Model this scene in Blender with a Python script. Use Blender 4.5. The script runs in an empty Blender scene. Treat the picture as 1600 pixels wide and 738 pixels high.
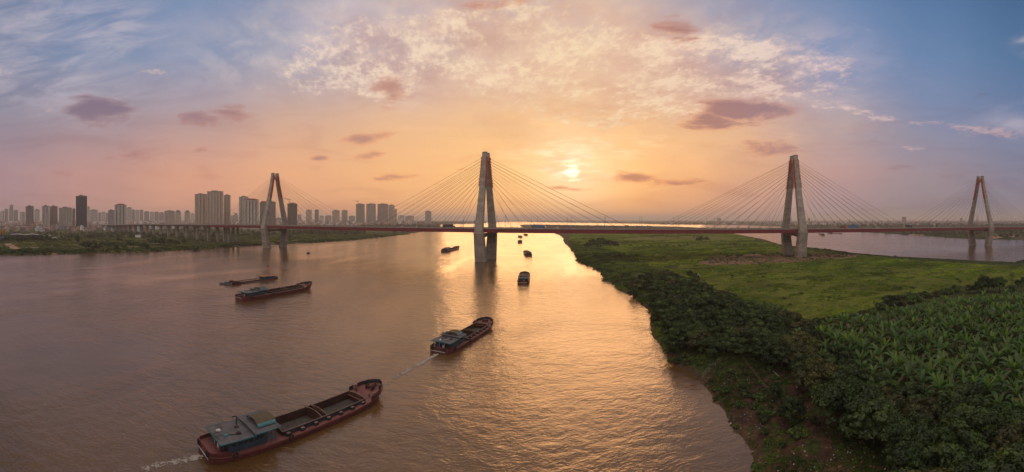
import bpy, math, random
import numpy as np
from math import sin, cos, pi, radians, atan2, hypot, sqrt, exp, tan

# ---------------------------------------------------------------- basics
K = 622.4          # angular scale of the panorama (photo pixels per radian / per unit tangent)
CX, HY = 800.0, 343.5
CAM_Z = 39.5
scn = bpy.context.scene
C = scn.collection

cam_d = bpy.data.cameras.new('camera'); cam = bpy.data.objects.new('camera', cam_d); C.objects.link(cam)
cam_d.type = 'PANO'
cam_d.panorama_type = 'CENTRAL_CYLINDRICAL'
cam_d.central_cylindrical_range_u_min = -800.0 / K
cam_d.central_cylindrical_range_u_max = 800.0 / K
cam_d.central_cylindrical_range_v_min = -(738.0 - HY) / K
cam_d.central_cylindrical_range_v_max = HY / K
cam_d.central_cylindrical_radius = 1.0
cam_d.clip_start = 0.5; cam_d.clip_end = 90000.0
cam.location = (0, 0, CAM_Z); cam.rotation_euler = (radians(90), 0, 0)
scn.camera = cam

SUN_AZ = (895 - CX) / K
SUN_EL = math.atan((HY - 270) / K)
scn.render.engine = 'CYCLES'
scn.view_settings.view_transform = 'Standard'
scn.view_settings.look = 'None'
scn.view_settings.gamma = 1.0
scn.view_settings.use_curve_mapping = False
scn.view_settings.exposure = 0.0
cy = scn.cycles
cy.use_denoising = True
cy.max_bounces = 6; cy.diffuse_bounces = 2; cy.glossy_bounces = 3; cy.transmission_bounces = 3
cy.transparent_max_bounces = 8; cy.volume_bounces = 0
cy.caustics_reflective = False; cy.caustics_refractive = False
cy.sample_clamp_indirect = 6.0

def lin(c):
    return tuple((x / 12.92 if x <= 0.04045 else ((x + 0.055) / 1.055) ** 2.4) for x in [v / 255.0 for v in c])

class NT:
    """small node helper"""
    def __init__(s, tree): s.t = tree; s.t.nodes.clear()
    def n(s, typ, **kw):
        nd = s.t.nodes.new(typ)
        for k, v in kw.items(): setattr(nd, k, v)
        return nd
    def put(s, sock, v):
        if isinstance(v, bpy.types.NodeSocket): s.t.links.new(v, sock)
        elif v is not None: sock.default_value = v
    def m(s, op, a, b=None, c=None, clamp=False):
        nd = s.n('ShaderNodeMath', operation=op, use_clamp=clamp)
        s.put(nd.inputs[0], a); s.put(nd.inputs[1], b); s.put(nd.inputs[2], c)
        return nd.outputs[0]
    def v(s, op, a, b=None):
        nd = s.n('ShaderNodeVectorMath', operation=op)
        s.put(nd.inputs[0], a); s.put(nd.inputs[1], b)
        return nd.outputs['Value'] if op in ('LENGTH', 'DOT_PRODUCT', 'DISTANCE') else nd.outputs[0]
    def xyz(s, x, y, z):
        nd = s.n('ShaderNodeCombineXYZ')
        for i, q in enumerate((x, y, z)): s.put(nd.inputs[i], q)
        return nd.outputs[0]
    def sep(s, v):
        nd = s.n('ShaderNodeSeparateXYZ'); s.put(nd.inputs[0], v); return nd.outputs
    def noise(s, vec, scale, detail=4, rough=0.5, dist=0.0, color=False):
        nd = s.n('ShaderNodeTexNoise'); s.put(nd.inputs['Vector'], vec)
        nd.inputs['Scale'].default_value = scale; nd.inputs['Detail'].default_value = detail
        nd.inputs['Roughness'].default_value = rough; nd.inputs['Distortion'].default_value = dist
        return nd.outputs['Color' if color else 'Fac']
    def smooth(s, v, a, b, lo=0.0, hi=1.0):
        nd = s.n('ShaderNodeMapRange', interpolation_type='SMOOTHSTEP')
        s.put(nd.inputs['Value'], v); s.put(nd.inputs['From Min'], a); s.put(nd.inputs['From Max'], b)
        s.put(nd.inputs['To Min'], lo); s.put(nd.inputs['To Max'], hi)
        return nd.outputs[0]
    def mix(s, f, a, b, mode='MIX'):
        nd = s.n('ShaderNodeMix', data_type='RGBA', blend_type=mode)
        s.put(nd.inputs[0], f)
        for sock, q in ((nd.inputs[6], a), (nd.inputs[7], b)):
            if isinstance(q, (tuple, list)) and len(q) == 3: q = (*q, 1)
            s.put(sock, q)
        return nd.outputs[2]
    def ramp(s, f, stops, interp='LINEAR'):
        nd = s.n('ShaderNodeValToRGB'); cr = nd.color_ramp; cr.interpolation = interp
        while len(cr.elements) > 1: cr.elements.remove(cr.elements[-1])
        cr.elements[0].position = stops[0][0]; cr.elements[0].color = (*stops[0][1], 1)
        for p, c in stops[1:]:
            e = cr.elements.new(p); e.color = (*c, 1)
        s.put(nd.inputs[0], f)
        return nd.outputs[0]

# ---------------------------------------------------------------- sky
ZEN = (1.60, 1.38, 1.20); BACK = (0.90, 0.78, 0.74)   # unseen sky overhead and behind, brightened to light the land
w = bpy.data.worlds.new('World'); scn.world = w; w.use_nodes = True
N = NT(w.node_tree)
tc = N.n('ShaderNodeTexCoord')
d = N.v('NORMALIZE', tc.outputs['Generated'])
dx, dy, dz = N.sep(d)
hor = N.m('MAXIMUM', N.m('SQRT', N.m('ADD', N.m('MULTIPLY', dx, dx), N.m('MULTIPLY', dy, dy))), 0.02)
az = N.m('ARCTAN2', dx, dy)
te = N.m('MINIMUM', N.m('DIVIDE', dz, hor), 3.0)
def A(px): return (px - CX) / K          # azimuth of a photo column
def E(py): return (HY - py) / K          # tangent of elevation of a photo row
U = N.m('DIVIDE', N.m('ADD', az, pi), 2 * pi)
def up(px): return (A(px) + pi) / (2 * pi)
back = (96, 104, 138); back2 = (110, 108, 132)
rows = [
  (338, [(-1150, back2), (-400, (141,125,141)), (0, (175,138,141)), (150, (198,147,136)), (300, (222,158,131)), (480, (238,170,126)), (640, (247,178,120)), (760, (248,176,109)), (895, (250,170,97)), (980, (243,164,102)), (1070, (222,154,117)), (1180, (191,146,140)), (1300, (159,139,151)), (1450, (140,130,142)), (1600, (131,126,142)), (2000, (109,109,134)), (2750, back2)]),
  (270, [(-1150, back), (-400, (134,124,136)), (0, (169,137,144)), (150, (194,148,140)), (300, (220,162,135)), (480, (238,176,130)), (640, (248,187,126)), (760, (252,193,123)), (895, (253,203,119)), (980, (251,189,117)), (1070, (238,174,120)), (1180, (214,160,131)), (1300, (183,147,148)), (1450, (152,138,150)), (1600, (129,129,152)), (2000, (102,109,141)), (2750, back)]),
  (180, [(-1150, (89,103,136)), (-400, (110,113,140)), (0, (141,134,151)), (150, (154,140,152)), (300, (175,151,155)), (480, (207,167,148)), (640, (228,181,143)), (760, (238,191,140)), (895, (244,197,142)), (980, (242,193,144)), (1070, (228,181,147)), (1180, (199,165,158)), (1300, (153,150,167)), (1450, (119,135,170)), (1600, (100,123,161)), (2000, (80,103,141)), (2750, (89,103,136))]),
  (90, [(-1150, (78,99,135)), (-400, (94,113,148)), (0, (119,133,163)), (150, (124,141,172)), (300, (131,147,178)), (480, (156,159,177)), (640, (184,175,183)), (760, (205,185,176)), (895, (215,189,172)), (980, (207,183,174)), (1070, (186,175,183)), (1180, (147,159,185)), (1300, (113,142,181)), (1450, (92,128,170)), (1600, (76,114,154)), (2000, (67,96,136)), (2750, (78,99,135))]),
  (0, [(-1150, (68,89,127)), (-400, (86,107,145)), (0, (104,123,158)), (150, (116,135,171)), (300, (118,141,177)), (480, (133,149,180)), (640, (165,165,183)), (760, (180,173,185)), (895, (180,173,187)), (980, (166,167,183)), (1070, (141,157,185)), (1180, (115,142,181)), (1300, (96,130,172)), (1450, (80,116,160)), (1600, (64,100,142)), (2000, (57,84,124)), (2750, (68,89,127))]),
]
col = None
for py, st in rows:
    r = N.ramp(U, [(min(1, max(0, up(p))), lin(c)) for p, c in st if 0 <= up(p) <= 1], 'EASE')
    if col is None: col = r
    else: col = N.mix(N.m('DIVIDE', N.m('SUBTRACT', te, E(prev)), E(py) - E(prev), clamp=True), col, r)
    prev = py
# overhead: dim brown-grey band for the water's reflection; zenith and back brightened as fill
col = N.mix(N.smooth(te, 0.56, 0.95), col, (0.29, 0.235, 0.205))
col = N.mix(N.smooth(te, 1.05, 2.3), col, ZEN)
col = N.mix(N.m('MULTIPLY', N.smooth(N.m('ABSOLUTE', az), 1.5, 2.5), N.smooth(te, -0.02, 0.25)), col, BACK)
# photographic sky model laid in thinly
sky = N.n('ShaderNodeTexSky', sky_type='NISHITA'); sky.sun_disc = False
sky.sun_elevation = SUN_EL; sky.sun_rotation = SUN_AZ; sky.dust_density = 4.0; sky.altitude = 0
col = N.mix(1.0, col, N.mix(1.0, sky.outputs[0], (0.006, 0.006, 0.006), 'MULTIPLY'), 'ADD')

# shared cloud coordinates: a layer seen in perspective, and a plain angular one
den = N.m('ADD', N.m('MAXIMUM', dz, 0.0), 0.12)
lay = N.xyz(N.m('DIVIDE', dx, den), N.m('DIVIDE', dy, den), 0.0)
ang = N.xyz(N.m('MULTIPLY', az, 1.0), N.m('MULTIPLY', te, 1.9), 0.0)
warp = N.v('SUBTRACT', N.noise(ang, 3.2, 5, 0.6, color=True), (0.5, 0.5, 0.5))
wx, wy, wz = N.sep(warp)
azw = N.m('MULTIPLY_ADD', wx, 0.30, az); tew = N.m('MULTIPLY_ADD', wy, 0.14, te)
azs = N.m('MULTIPLY_ADD', wx, 0.10, az); tes = N.m('MULTIPLY_ADD', wy, 0.06, te)
def blob(px, py, rx, ry, soft=1.0, rot=0.0, ca=None, ct=None):
    """a soft ellipse in the sky, 1 in its middle"""
    a = N.m('SUBTRACT', ca or azw, A(px)); t = N.m('SUBTRACT', ct or tew, E(py))
    if rot:
        a, t = (N.m('ADD', N.m('MULTIPLY', a, cos(rot)), N.m('MULTIPLY', t, sin(rot))),
                N.m('SUBTRACT', N.m('MULTIPLY', t, cos(rot)), N.m('MULTIPLY', a, sin(rot))))
    a = N.m('MULTIPLY', a, K / rx); t = N.m('MULTIPLY', t, K / ry)
    r2 = N.m('ADD', N.m('MULTIPLY', a, a), N.m('MULTIPLY', t, t))
    return N.m('POWER', 2.718, N.m('MULTIPLY', r2, -soft))
def addup(lst):
    o = lst[0]
    for x in lst[1:]: o = N.m('ADD', o, x)
    return N.m('MINIMUM', o, 1.0)
# soft veil of thin high cloud (pinkish cream), patchy
veil = addup([blob(800, 50, 330, 95), blob(1060, 130, 260, 80), blob(640, 60, 160, 80), blob(880, 190, 300, 60)])
vn = N.smooth(N.noise(ang, 4.2, 7, 0.62), 0.28, 0.60, 0.35, 1.0)
veilc = N.ramp(U, [(up(0), lin((160,160,184))), (up(480), lin((190,178,190))), (up(700), lin((222,188,174))), (up(900), lin((228,188,164))), (up(1050), lin((218,180,166))), (up(1300), lin((168,162,188)))])
veilc = N.mix(N.smooth(N.noise(N.v('ADD', ang, (3.3, 8.1, 0)), 3.0, 5, 0.6), 0.38, 0.66), veilc, N.mix(1.0, veilc, (0.80, 0.72, 0.74), 'MULTIPLY'))
veilc = N.mix(N.smooth(te, E(120), E(240)), veilc, lin((248, 196, 140)))
col = N.mix(N.m('MULTIPLY', N.m('MULTIPLY', veil, vn), 0.88), col, veilc)
# wispy streaks at both sides
wq = N.xyz(N.m('ADD', N.m('MULTIPLY', az, 2.2), N.m('MULTIPLY', te, 1.2)), N.m('SUBTRACT', N.m('MULTIPLY', te, 9.0), N.m('MULTIPLY', az, 1.8)), 1.7)
wn_ = N.smooth(N.noise(wq, 2.2, 7, 0.62, 0.5), 0.34, 0.66)
wm_ = addup([blob(170, 50, 95, 45), blob(50, 110, 90, 50), blob(40, 20, 70, 40), blob(490, 44, 50, 30), blob(560, 6, 60, 14), blob(360, 55, 22, 6), N.m('MULTIPLY', blob(150, 150, 260, 40), .5), blob(1590, 60, 30, 12), blob(1590, 195, 60, 26)])
col = N.mix(N.m('MULTIPLY', N.m('MULTIPLY', wn_, wm_), 0.62), col, lin((196, 186, 196)))
# bright mottled altocumulus
am = addup([blob(530, 80, 95, 62, 1.2), blob(1290, 120, 60, 40, 1.2), blob(650, 70, 110, 55, 1.1), blob(800, 95, 150, 60, 1.1), blob(960, 125, 190, 50, 1.1), N.m('MULTIPLY', blob(880, 40, 200, 40, 1.1), .7), blob(1205, 108, 105, 50, 1.1, ca=azs, ct=tes), blob(1080, 80, 110, 50, 1.1), blob(730, 30, 140, 34, 1.1), N.m('MULTIPLY', blob(600, 150, 90, 18), .8), N.m('MULTIPLY', blob(1000, 168, 110, 20), .8),
            blob(930, 188, 105, 13, 1.2, ca=azs, ct=tes), blob(470, 115, 55, 30, 1.5), blob(245, 107, 75, 9, 1.4, ca=azs, ct=tes), N.m('MULTIPLY', blob(15, 120, 40, 26), 1.0), blob(60, 170, 26, 12),
            blob(1340, 176, 62, 8, 1.2, rot=-.12, ca=azs, ct=tes), blob(1450, 196, 110, 8, 1.3, rot=-.14, ca=azs, ct=tes), N.m('MULTIPLY', blob(1560, 214, 60, 20, 1.2), .8), blob(1255, 212, 30, 7), blob(1430, 235, 60, 6), N.m('MULTIPLY', blob(1360, 48, 20, 8), .8), N.m('MULTIPLY', blob(420, 130, 50, 16), .8)])
layr = N.xyz(N.m('ADD', N.m('MULTIPLY', N.sep(lay)[0], .95), N.m('MULTIPLY', N.sep(lay)[1], .25)), N.m('SUBTRACT', N.m('MULTIPLY', N.sep(lay)[1], .62), N.m('MULTIPLY', N.sep(lay)[0], .16)), 0.0)
fn = N.noise(layr, 17.0, 8, 0.66, 0.1)
fh_ = N.noise(layr, 38.0, 5, 0.6, 0.0)
cn = N.noise(lay, 3.2, 5, 0.6, 0.2)
fl_ = N.noise(layr, 7.0, 5, 0.6, 0.3)
fn = N.m('ADD', N.m('ADD', N.m('MULTIPLY', fn, .50), N.m('MULTIPLY', fh_, .30)), N.m('MULTIPLY', fl_, .20))
thr = N.m('SUBTRACT', 0.70, N.m('MULTIPLY', am, 0.29))
thr = N.m('SUBTRACT', thr, N.m('MULTIPLY', N.m('SUBTRACT', cn, 0.5), 0.66))
cl = N.smooth(fn, thr, N.m('ADD', thr, 0.20))
core = N.smooth(fn, N.m('ADD', thr, 0.04), N.m('ADD', thr, 0.20))
brt = N.ramp(U, [(up(0), lin((214,196,196))), (up(300), lin((238,214,200))), (up(600), lin((255,232,206))), (up(900), lin((255,234,196))), (up(1150), lin((255,228,204))), (up(1300), lin((240,212,204))), (up(1500), lin((206,176,182)))])
brt2 = N.mix(0.55, brt, N.mix(1.0, brt, (0.72, 0.58, 0.58), 'MULTIPLY'))
cl = N.m('MULTIPLY', cl, N.smooth(am, 0.02, 0.55))
col = N.mix(N.m('MULTIPLY', cl, 0.62), col, N.mix(core, brt2, brt))
soft = N.m('MULTIPLY', N.smooth(N.m('ADD', N.m('MULTIPLY', fl_, .6), N.m('MULTIPLY', cn, .4)), 0.40, 0.62), N.smooth(addup([blob(700, 70, 330, 90, .9), blob(1100, 110, 260, 80, .9), N.m('MULTIPLY', blob(430, 70, 120, 60), .6)]), 0.0, 1.0))
col = N.mix(N.m('MULTIPLY', soft, 0.30), col, brt)
# warm orange wash of light about the sun
sd = N.v('DOT_PRODUCT', d, (sin(SUN_AZ) * cos(SUN_EL), cos(SUN_AZ) * cos(SUN_EL), sin(SUN_EL)))
sa = N.m('ARCCOSINE', N.m('MINIMUM', sd, 1.0))
def gl(wd, p=2.0): return N.m('POWER', 2.718, N.m('MULTIPLY', N.m('POWER', N.m('DIVIDE', sa, wd), p), -1.0))
col = N.mix(N.m('MULTIPLY', gl(0.40), 0.24), col, lin((255, 192, 122)))
# thin cloud streaks lit around the sun
st = N.xyz(N.m('MULTIPLY', az, 1.0), N.m('MULTIPLY', te, 4.2), 3.3)
sn = N.smooth(N.noise(st, 15.0, 5, 0.6, 0.4), 0.46, 0.66)
sm = addup([blob(893, 262, 40, 16, 1.0, ca=azs, ct=tes), N.m('MULTIPLY', blob(900, 240, 110, 26, 1.0), 0.35)])
col = N.mix(N.m('MULTIPLY', gl(0.10), 0.62), col, (1.25, 0.95, 0.60))
col = N.mix(N.m('MULTIPLY', N.m('MULTIPLY', sn, sm), 1.0), col, (1.5, 1.15, 0.75))
col = N.mix(N.m('MULTIPLY', N.smooth(N.m('ADD', sa, N.m('MULTIPLY', sn, -0.012)), 0.020, 0.004), 0.9), col, (2.2, 1.8, 1.2))
# faint uneven banks of haze cloud low in the sky
hb_ = N.noise(N.xyz(N.m('MULTIPLY', az, 1.6), N.m('MULTIPLY', te, 7.5), 9.1), 2.4, 7, 0.6, 0.6)
col = N.mix(N.m('MULTIPLY', N.smooth(hb_, 0.48, 0.68), N.m('MULTIPLY', N.smooth(te, 0.48, 0.10), 0.55)), col, N.mix(1.0, col, (0.84, 0.76, 0.80), 'MULTIPLY'))
col = N.mix(N.m('MULTIPLY', N.smooth(hb_, 0.46, 0.30), N.m('MULTIPLY', N.smooth(te, 0.5, 0.12), 0.5)), col, N.mix(1.0, col, (1.10, 1.10, 1.06), 'MULTIPLY'))
# low dark clouds
dk = [(150, 168, 62, 21, .9), (190, 182, 50, 14, .5), (320, 190, 32, 12, .8), (372, 180, 40, 17, .55), (610, 138, 26, 32, .7), (612, 152, 30, 12, .5), (1068, 44, 42, 22, .65),
      (1165, 168, 66, 22, 1.1), (1112, 188, 62, 15, 1.0), (1205, 160, 30, 14, .6), (1200, 230, 50, 15, .65), (1260, 250, 45, 10, .35), (990, 276, 46, 9, .8), (1045, 286, 50, 6, .55),
      (568, 219, 42, 9, .75), (577, 245, 22, 8, .6), (500, 247, 16, 5, .5), (618, 277, 44, 5, .6), (306, 239, 16, 6, .5), (180, 245, 70, 13, .35), (390, 240, 30, 8, .22), (730, 262, 26, 8, .35),
      (430, 262, 60, 6, .2), (1530, 150, 22, 6, .4), (1430, 262, 70, 6, .3), (60, 275, 120, 8, .2), (780, 8, 60, 14, .45), (880, 292, 40, 5, .5)]
dm = None
for px, py, rx, ry, a in dk:
    b = N.m('MULTIPLY', blob(px, py, rx, ry, 1.0, ca=azs, ct=tes), a)
    dm = b if dm is None else N.m('MAXIMUM', dm, b)
dn = N.noise(N.v('ADD', N.v('MULTIPLY', ang, (0.8, 1.5, 1)), (7.1, 2.3, 1.0)), 9.0, 8, 0.62, 0.4)
dmask = N.smooth(N.m('ADD', dm, N.m('MULTIPLY', N.m('SUBTRACT', dn, 0.5), 2.0)), 0.08, 1.0)
dmask = N.m('MULTIPLY', dmask, N.smooth(dm, 0.03, 0.2))
dcol = N.ramp(U, [(up(0), lin((124,112,134))), (up(200), lin((128,110,130))), (up(400), lin((170,128,128))), (up(620), lin((190,140,126))), (up(900), lin((214,140,96))), (up(1100), lin((158,114,114))), (up(1250), lin((140,116,136))), (up(1600), lin((116,108,140)))])
rimc = N.mix(0.5, col, N.mix(1.0, col, (0.98, 0.72, 0.62), 'MULTIPLY'))
col = N.mix(N.smooth(dmask, 0.0, 0.45, 0.0, 1.0), col, rimc)
col = N.mix(N.m('MULTIPLY', N.smooth(dmask, 0.10, 0.95), 0.80), col, dcol)
# below the horizon: dull ground tone
col = N.mix(N.smooth(te, 0.0, -0.03), col, (0.10, 0.075, 0.055))
col = N.mix(N.m('MULTIPLY', N.smooth(te, 0.34, 0.05), 0.9), col, N.mix(1.0, col, (1.02, 0.985, 0.97), 'MULTIPLY'))
bg = N.n('ShaderNodeBackground'); N.put(bg.inputs['Color'], col); bg.inputs['Strength'].default_value = 1.0
wo = N.n('ShaderNodeOutputWorld'); N.t.links.new(bg.outputs[0], wo.inputs[0])
try:
    w.cycles.sampling_method = 'MANUAL'; w.cycles.sample_map_resolution = 1024
except Exception: pass

# ---------------------------------------------------------------- sun, low behind thin cloud
sl = bpy.data.lights.new('sun', 'SUN'); so = bpy.data.objects.new('sun', sl); C.objects.link(so)
sl.energy = 1.1; sl.color = (1.0, 0.50, 0.20); sl.angle = radians(38)
so.rotation_euler = (radians(90) - SUN_EL, 0, pi - SUN_AZ)
so.location = (0, 0, 300)

# ---------------------------------------------------------------- object bookkeeping
def tag(o, label=None, cat=None, group=None, kind=None):
    if label: o['label'] = label
    if cat: o['category'] = cat
    if group: o['group'] = group
    if kind: o['kind'] = kind
    return o
def empty(name, loc=(0, 0, 0), rz=0.0, parent=None):
    o = bpy.data.objects.new(name, None); C.objects.link(o)
    o.location = loc; o.rotation_euler = (0, 0, rz); o.empty_display_size = 0.5
    if parent: o.parent = parent
    return o
def mesh_np(name, V, F, mats, idx=None, parent=None, smooth=False):
    """V (n,3), F (m,k) arrays -> object"""
    me = bpy.data.meshes.new(name)
    V = np.asarray(V, np.float32); F = np.asarray(F, np.int32)
    n, k = F.shape
    me.vertices.add(len(V)); me.vertices.foreach_set('co', V.ravel())
    me.loops.add(n * k); me.loops.foreach_set('vertex_index', F.ravel())
    me.polygons.add(n); me.polygons.foreach_set('loop_start', np.arange(n, dtype=np.int32) * k)
    try: me.polygons.foreach_set('loop_total', np.full(n, k, np.int32))
    except Exception: pass
    for m in (mats if isinstance(mats, (list, tuple)) else [mats]): me.materials.append(m)
    if idx is not None: me.polygons.foreach_set('material_index', np.asarray(idx, np.int32))
    me.update(calc_edges=True)
    if smooth: me.polygons.foreach_set('use_smooth', np.ones(n, bool))
    o = bpy.data.objects.new(name, me); C.objects.link(o)
    if parent: o.parent = parent
    return o
def copy_tree(o, parent=None):
    c = o.copy(); C.objects.link(c); c.parent = parent
    for ch in list(o.children): copy_tree(ch, c)
    return c

class MB:
    """collects boxes, prisms and tubes; build() links them as one mesh object"""
    def __init__(s): s.v = []; s.f = []; s.mi = []
    def add(s, vs, fs, mi=0):
        b = len(s.v); s.v += [tuple(p) for p in vs]; s.f += [tuple(b + i for i in f) for f in fs]; s.mi += [mi] * len(fs)
    def box(s, x0, x1, y0, y1, z0, z1, mi=0):
        s.add([(x0,y0,z0),(x1,y0,z0),(x1,y1,z0),(x0,y1,z0),(x0,y0,z1),(x1,y0,z1),(x1,y1,z1),(x0,y1,z1)],
              [(0,3,2,1),(4,5,6,7),(0,1,5,4),(1,2,6,5),(2,3,7,6),(3,0,4,7)], mi)
    def loft(s, rings, mi=0, caps=True, closed=True):
        n = len(rings[0]); b = len(s.v)
        vs = [p for r in rings for p in r]; fs = []
        for i in range(len(rings) - 1):
            for j in range(n if closed else n - 1):
                k = (j + 1) % n
                fs.append((i*n+j, i*n+k, (i+1)*n+k, (i+1)*n+j))
        if caps and closed: fs += [tuple(range(n))[::-1], tuple((len(rings)-1)*n + j for j in range(n))]
        s.add(vs, fs, mi)
    def tube(s, pts, r, n=6, mi=0):
        rings = []
        rs = r if isinstance(r, (list, tuple)) else [r] * len(pts)
        for i, p in enumerate(pts):
            a = pts[max(0, i-1)]; b = pts[min(len(pts)-1, i+1)]
            t = np.array(b, float) - np.array(a, float); t /= (np.linalg.norm(t) + 1e-9)
            h = np.array((0, 0, 1.0)) if abs(t[2]) < 0.9 else np.array((1.0, 0, 0))
            u = np.cross(t, h); u /= np.linalg.norm(u); v = np.cross(u, t)
            rings.append([tuple(np.array(p) + rs[i] * (cos(2*pi*j/n) * u + sin(2*pi*j/n) * v)) for j in range(n)])
        s.loft(rings, mi)
    def build(s, name, mats, parent=None, smooth=False):
        me = bpy.data.meshes.new(name); me.from_pydata(s.v, [], s.f)
        for m in (mats if isinstance(mats, (list, tuple)) else [mats]): me.materials.append(m)
        me.polygons.foreach_set('material_index', s.mi); me.update()
        if smooth: me.polygons.foreach_set('use_smooth', [True] * len(s.f))
        o = bpy.data.objects.new(name, me); C.objects.link(o)
        if parent: o.parent = parent
        return o

# ---------------------------------------------------------------- places
def G(px, py, z=0.0):
    """where a sight line through a photo pixel meets the level z"""
    dd = (CAM_Z - z) * K / (py - HY); a = (px - CX) / K
    return (dd * sin(a), dd * cos(a))
def GP(lst, z=0.0): return [G(x, y, z) for x, y in lst]
FD, FPHI, FS0 = 367.4, 0.2633, 24.8       # the bridge line
SPHI, CPHI = sin(FPHI), cos(FPHI)
def B(s, t, z): return (FD*SPHI + s*CPHI + t*SPHI, FD*CPHI - s*SPHI + t*CPHI, z)
# ---------------------------------------------------------------- materials
def mat(name): 
    m = bpy.data.materials.new(name); m.use_nodes = True
    return m, NT(m.node_tree)
def finish(n, surf): 
    o = n.n('ShaderNodeOutputMaterial'); n.t.links.new(surf, o.inputs[0])
def plain(name, c, rough=0.7, spec=0.3, metal=0.0, var=0.25, scale=1.5, dirt=None, bump=0.0, rnd=0.0):
    """painted or bare surface, a little uneven in tone; c is a linear base colour"""
    m, n = mat(name)
    tc = n.n('ShaderNodeTexCoord').outputs['Object']
    f = n.noise(tc, scale, 5, 0.6)
    col = n.mix(n.smooth(f, 0.3, 0.7), tuple(x * (1 - var) for x in c), tuple(min(1, x * (1 + var)) for x in c))
    if dirt:
        g = n.noise(tc, scale * 0.6, 6, 0.7)
        col = n.mix(n.smooth(g, 0.52, 0.68, 0, 0.75), col, dirt)
    if rnd:
        oi = n.n('ShaderNodeObjectInfo').outputs['Random']
        col = n.mix(1.0, col, n.ramp(oi, [(0, (1 - rnd,) * 3), (1, (1 + rnd,) * 3)]), 'MULTIPLY')
    b = n.n('ShaderNodeBsdfPrincipled'); n.put(b.inputs['Base Color'], col)
    b.inputs['Roughness'].default_value = rough; b.inputs['Metallic'].default_value = metal
    b.inputs['Specular IOR Level'].default_value = spec
    if bump:
        bp = n.n('ShaderNodeBump'); bp.inputs['Strength'].default_value = 0.6; bp.inputs['Distance'].default_value = bump
        n.put(bp.inputs['Height'], n.noise(tc, scale * 4, 5, 0.6)); n.t.links.new(bp.outputs[0], b.inputs['Normal'])
    finish(n, b.outputs[0]); return m

def foliage(name, c1, c2, trans=0.3, scale=0.35, rnd=0.25):
    m, n = mat(name)
    tc = n.n('ShaderNodeTexCoord').outputs['Object']
    f = n.noise(tc, scale, 3, 0.6); f2 = n.noise(tc, scale * 9, 2, 0.5)
    col = n.mix(n.smooth(n.m('ADD', n.m('MULTIPLY', f, 0.6), n.m('MULTIPLY', f2, 0.4)), 0.36, 0.64), c1, c2)
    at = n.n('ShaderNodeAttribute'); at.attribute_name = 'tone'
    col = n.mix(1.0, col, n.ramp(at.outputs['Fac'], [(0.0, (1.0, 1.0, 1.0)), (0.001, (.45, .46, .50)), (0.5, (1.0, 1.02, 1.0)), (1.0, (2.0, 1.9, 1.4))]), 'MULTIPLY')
    oi = n.n('ShaderNodeObjectInfo').outputs['Random']
    col = n.mix(1.0, col, n.ramp(oi, [(0, (1-rnd, 1-rnd, 1-rnd)), (0.5, (1, 1.0, 1)), (1, (1+rnd*1.3, 1+rnd, 1+rnd*.4))]), 'MULTIPLY')
    d = n.n('ShaderNodeBsdfDiffuse'); n.put(d.inputs[0], col)
    t = n.n('ShaderNodeBsdfTranslucent'); n.put(t.inputs[0], n.mix(1.0, col, (1.2, 1.5, 0.6), 'MULTIPLY'))
    g = n.n('ShaderNodeBsdfGlossy'); g.inputs[0].default_value = (0.5, 0.5, 0.5, 1); g.inputs['Roughness'].default_value = 0.5
    a = n.n('ShaderNodeMixShader'); a.inputs[0].default_value = trans
    n.t.links.new(d.outputs[0], a.inputs[1]); n.t.links.new(t.outputs[0], a.inputs[2])
    b = n.n('ShaderNodeMixShader'); b.inputs[0].default_value = 0.04
    n.t.links.new(a.outputs[0], b.inputs[1]); n.t.links.new(g.outputs[0], b.inputs[2])
    finish(n, b.outputs[0]); return m

# ---- water
def water_material():
    m, n = mat('muddy_river_water')
    p = n.n('ShaderNodeNewGeometry').outputs['Position']
    mp = n.n('ShaderNodeMapping'); n.put(mp.inputs[0], p); mp.inputs['Rotation'].default_value = (0, 0, radians(-25)); mp.inputs['Scale'].default_value = (0.62, 1.0, 1.0)
    q = mp.outputs[0]
    h1 = n.noise(q, 0.10, 3, 0.55, 0.6)      # 10 m swell of currents
    h2 = n.noise(q, 0.42, 4, 0.6, 0.5)      # 2-3 m waves
    h3 = n.noise(q, 1.7, 3, 0.6, 0.3)       # ripples
    gust = n.smooth(n.noise(n.v('MULTIPLY', p, (0.9, 0.35, 1)), 0.016, 4, 0.6, 1.2), 0.34, 0.66, 0.40, 1.25)
    h = n.m('ADD', n.m('MULTIPLY', h1, 0.50), n.m('ADD', n.m('MULTIPLY', h2, 0.44), n.m('MULTIPLY', h3, 0.15)))
    h = n.m('MULTIPLY', h, gust)
    bp = n.n('ShaderNodeBump'); bp.inputs['Strength'].default_value = 1.0; bp.inputs['Distance'].default_value = 0.60
    n.put(bp.inputs['Height'], h)
    mud = n.mix(n.smooth(n.noise(p, 0.02, 5, 0.6, 1.5), 0.35, 0.65), (0.074, 0.038, 0.013), (0.104, 0.055, 0.021))
    b = n.n('ShaderNodeBsdfPrincipled'); n.put(b.inputs['Base Color'], mud)
    b.inputs['Specular Tint'].default_value = (1.0, 0.83, 0.64, 1); b.inputs['Roughness'].default_value = 0.13; b.inputs['IOR'].default_value = 1.85; b.inputs['Specular IOR Level'].default_value = 0.5
    n.t.links.new(bp.outputs[0], b.inputs['Normal'])
    finish(n, b.outputs[0]); return m
M_WATER = water_material()

# ---------------------------------------------------------------- river and ground
R0 = 26000.0
me = bpy.data.meshes.new('river')
me.from_pydata([(-R0, -R0, 0), (R0, -R0, 0), (R0, R0, 0), (-R0, R0, 0)], [], [(0, 1, 2, 3)]); me.materials.append(M_WATER)
o = bpy.data.objects.new('river', me); C.objects.link(o); tag(o, kind='structure')

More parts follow.
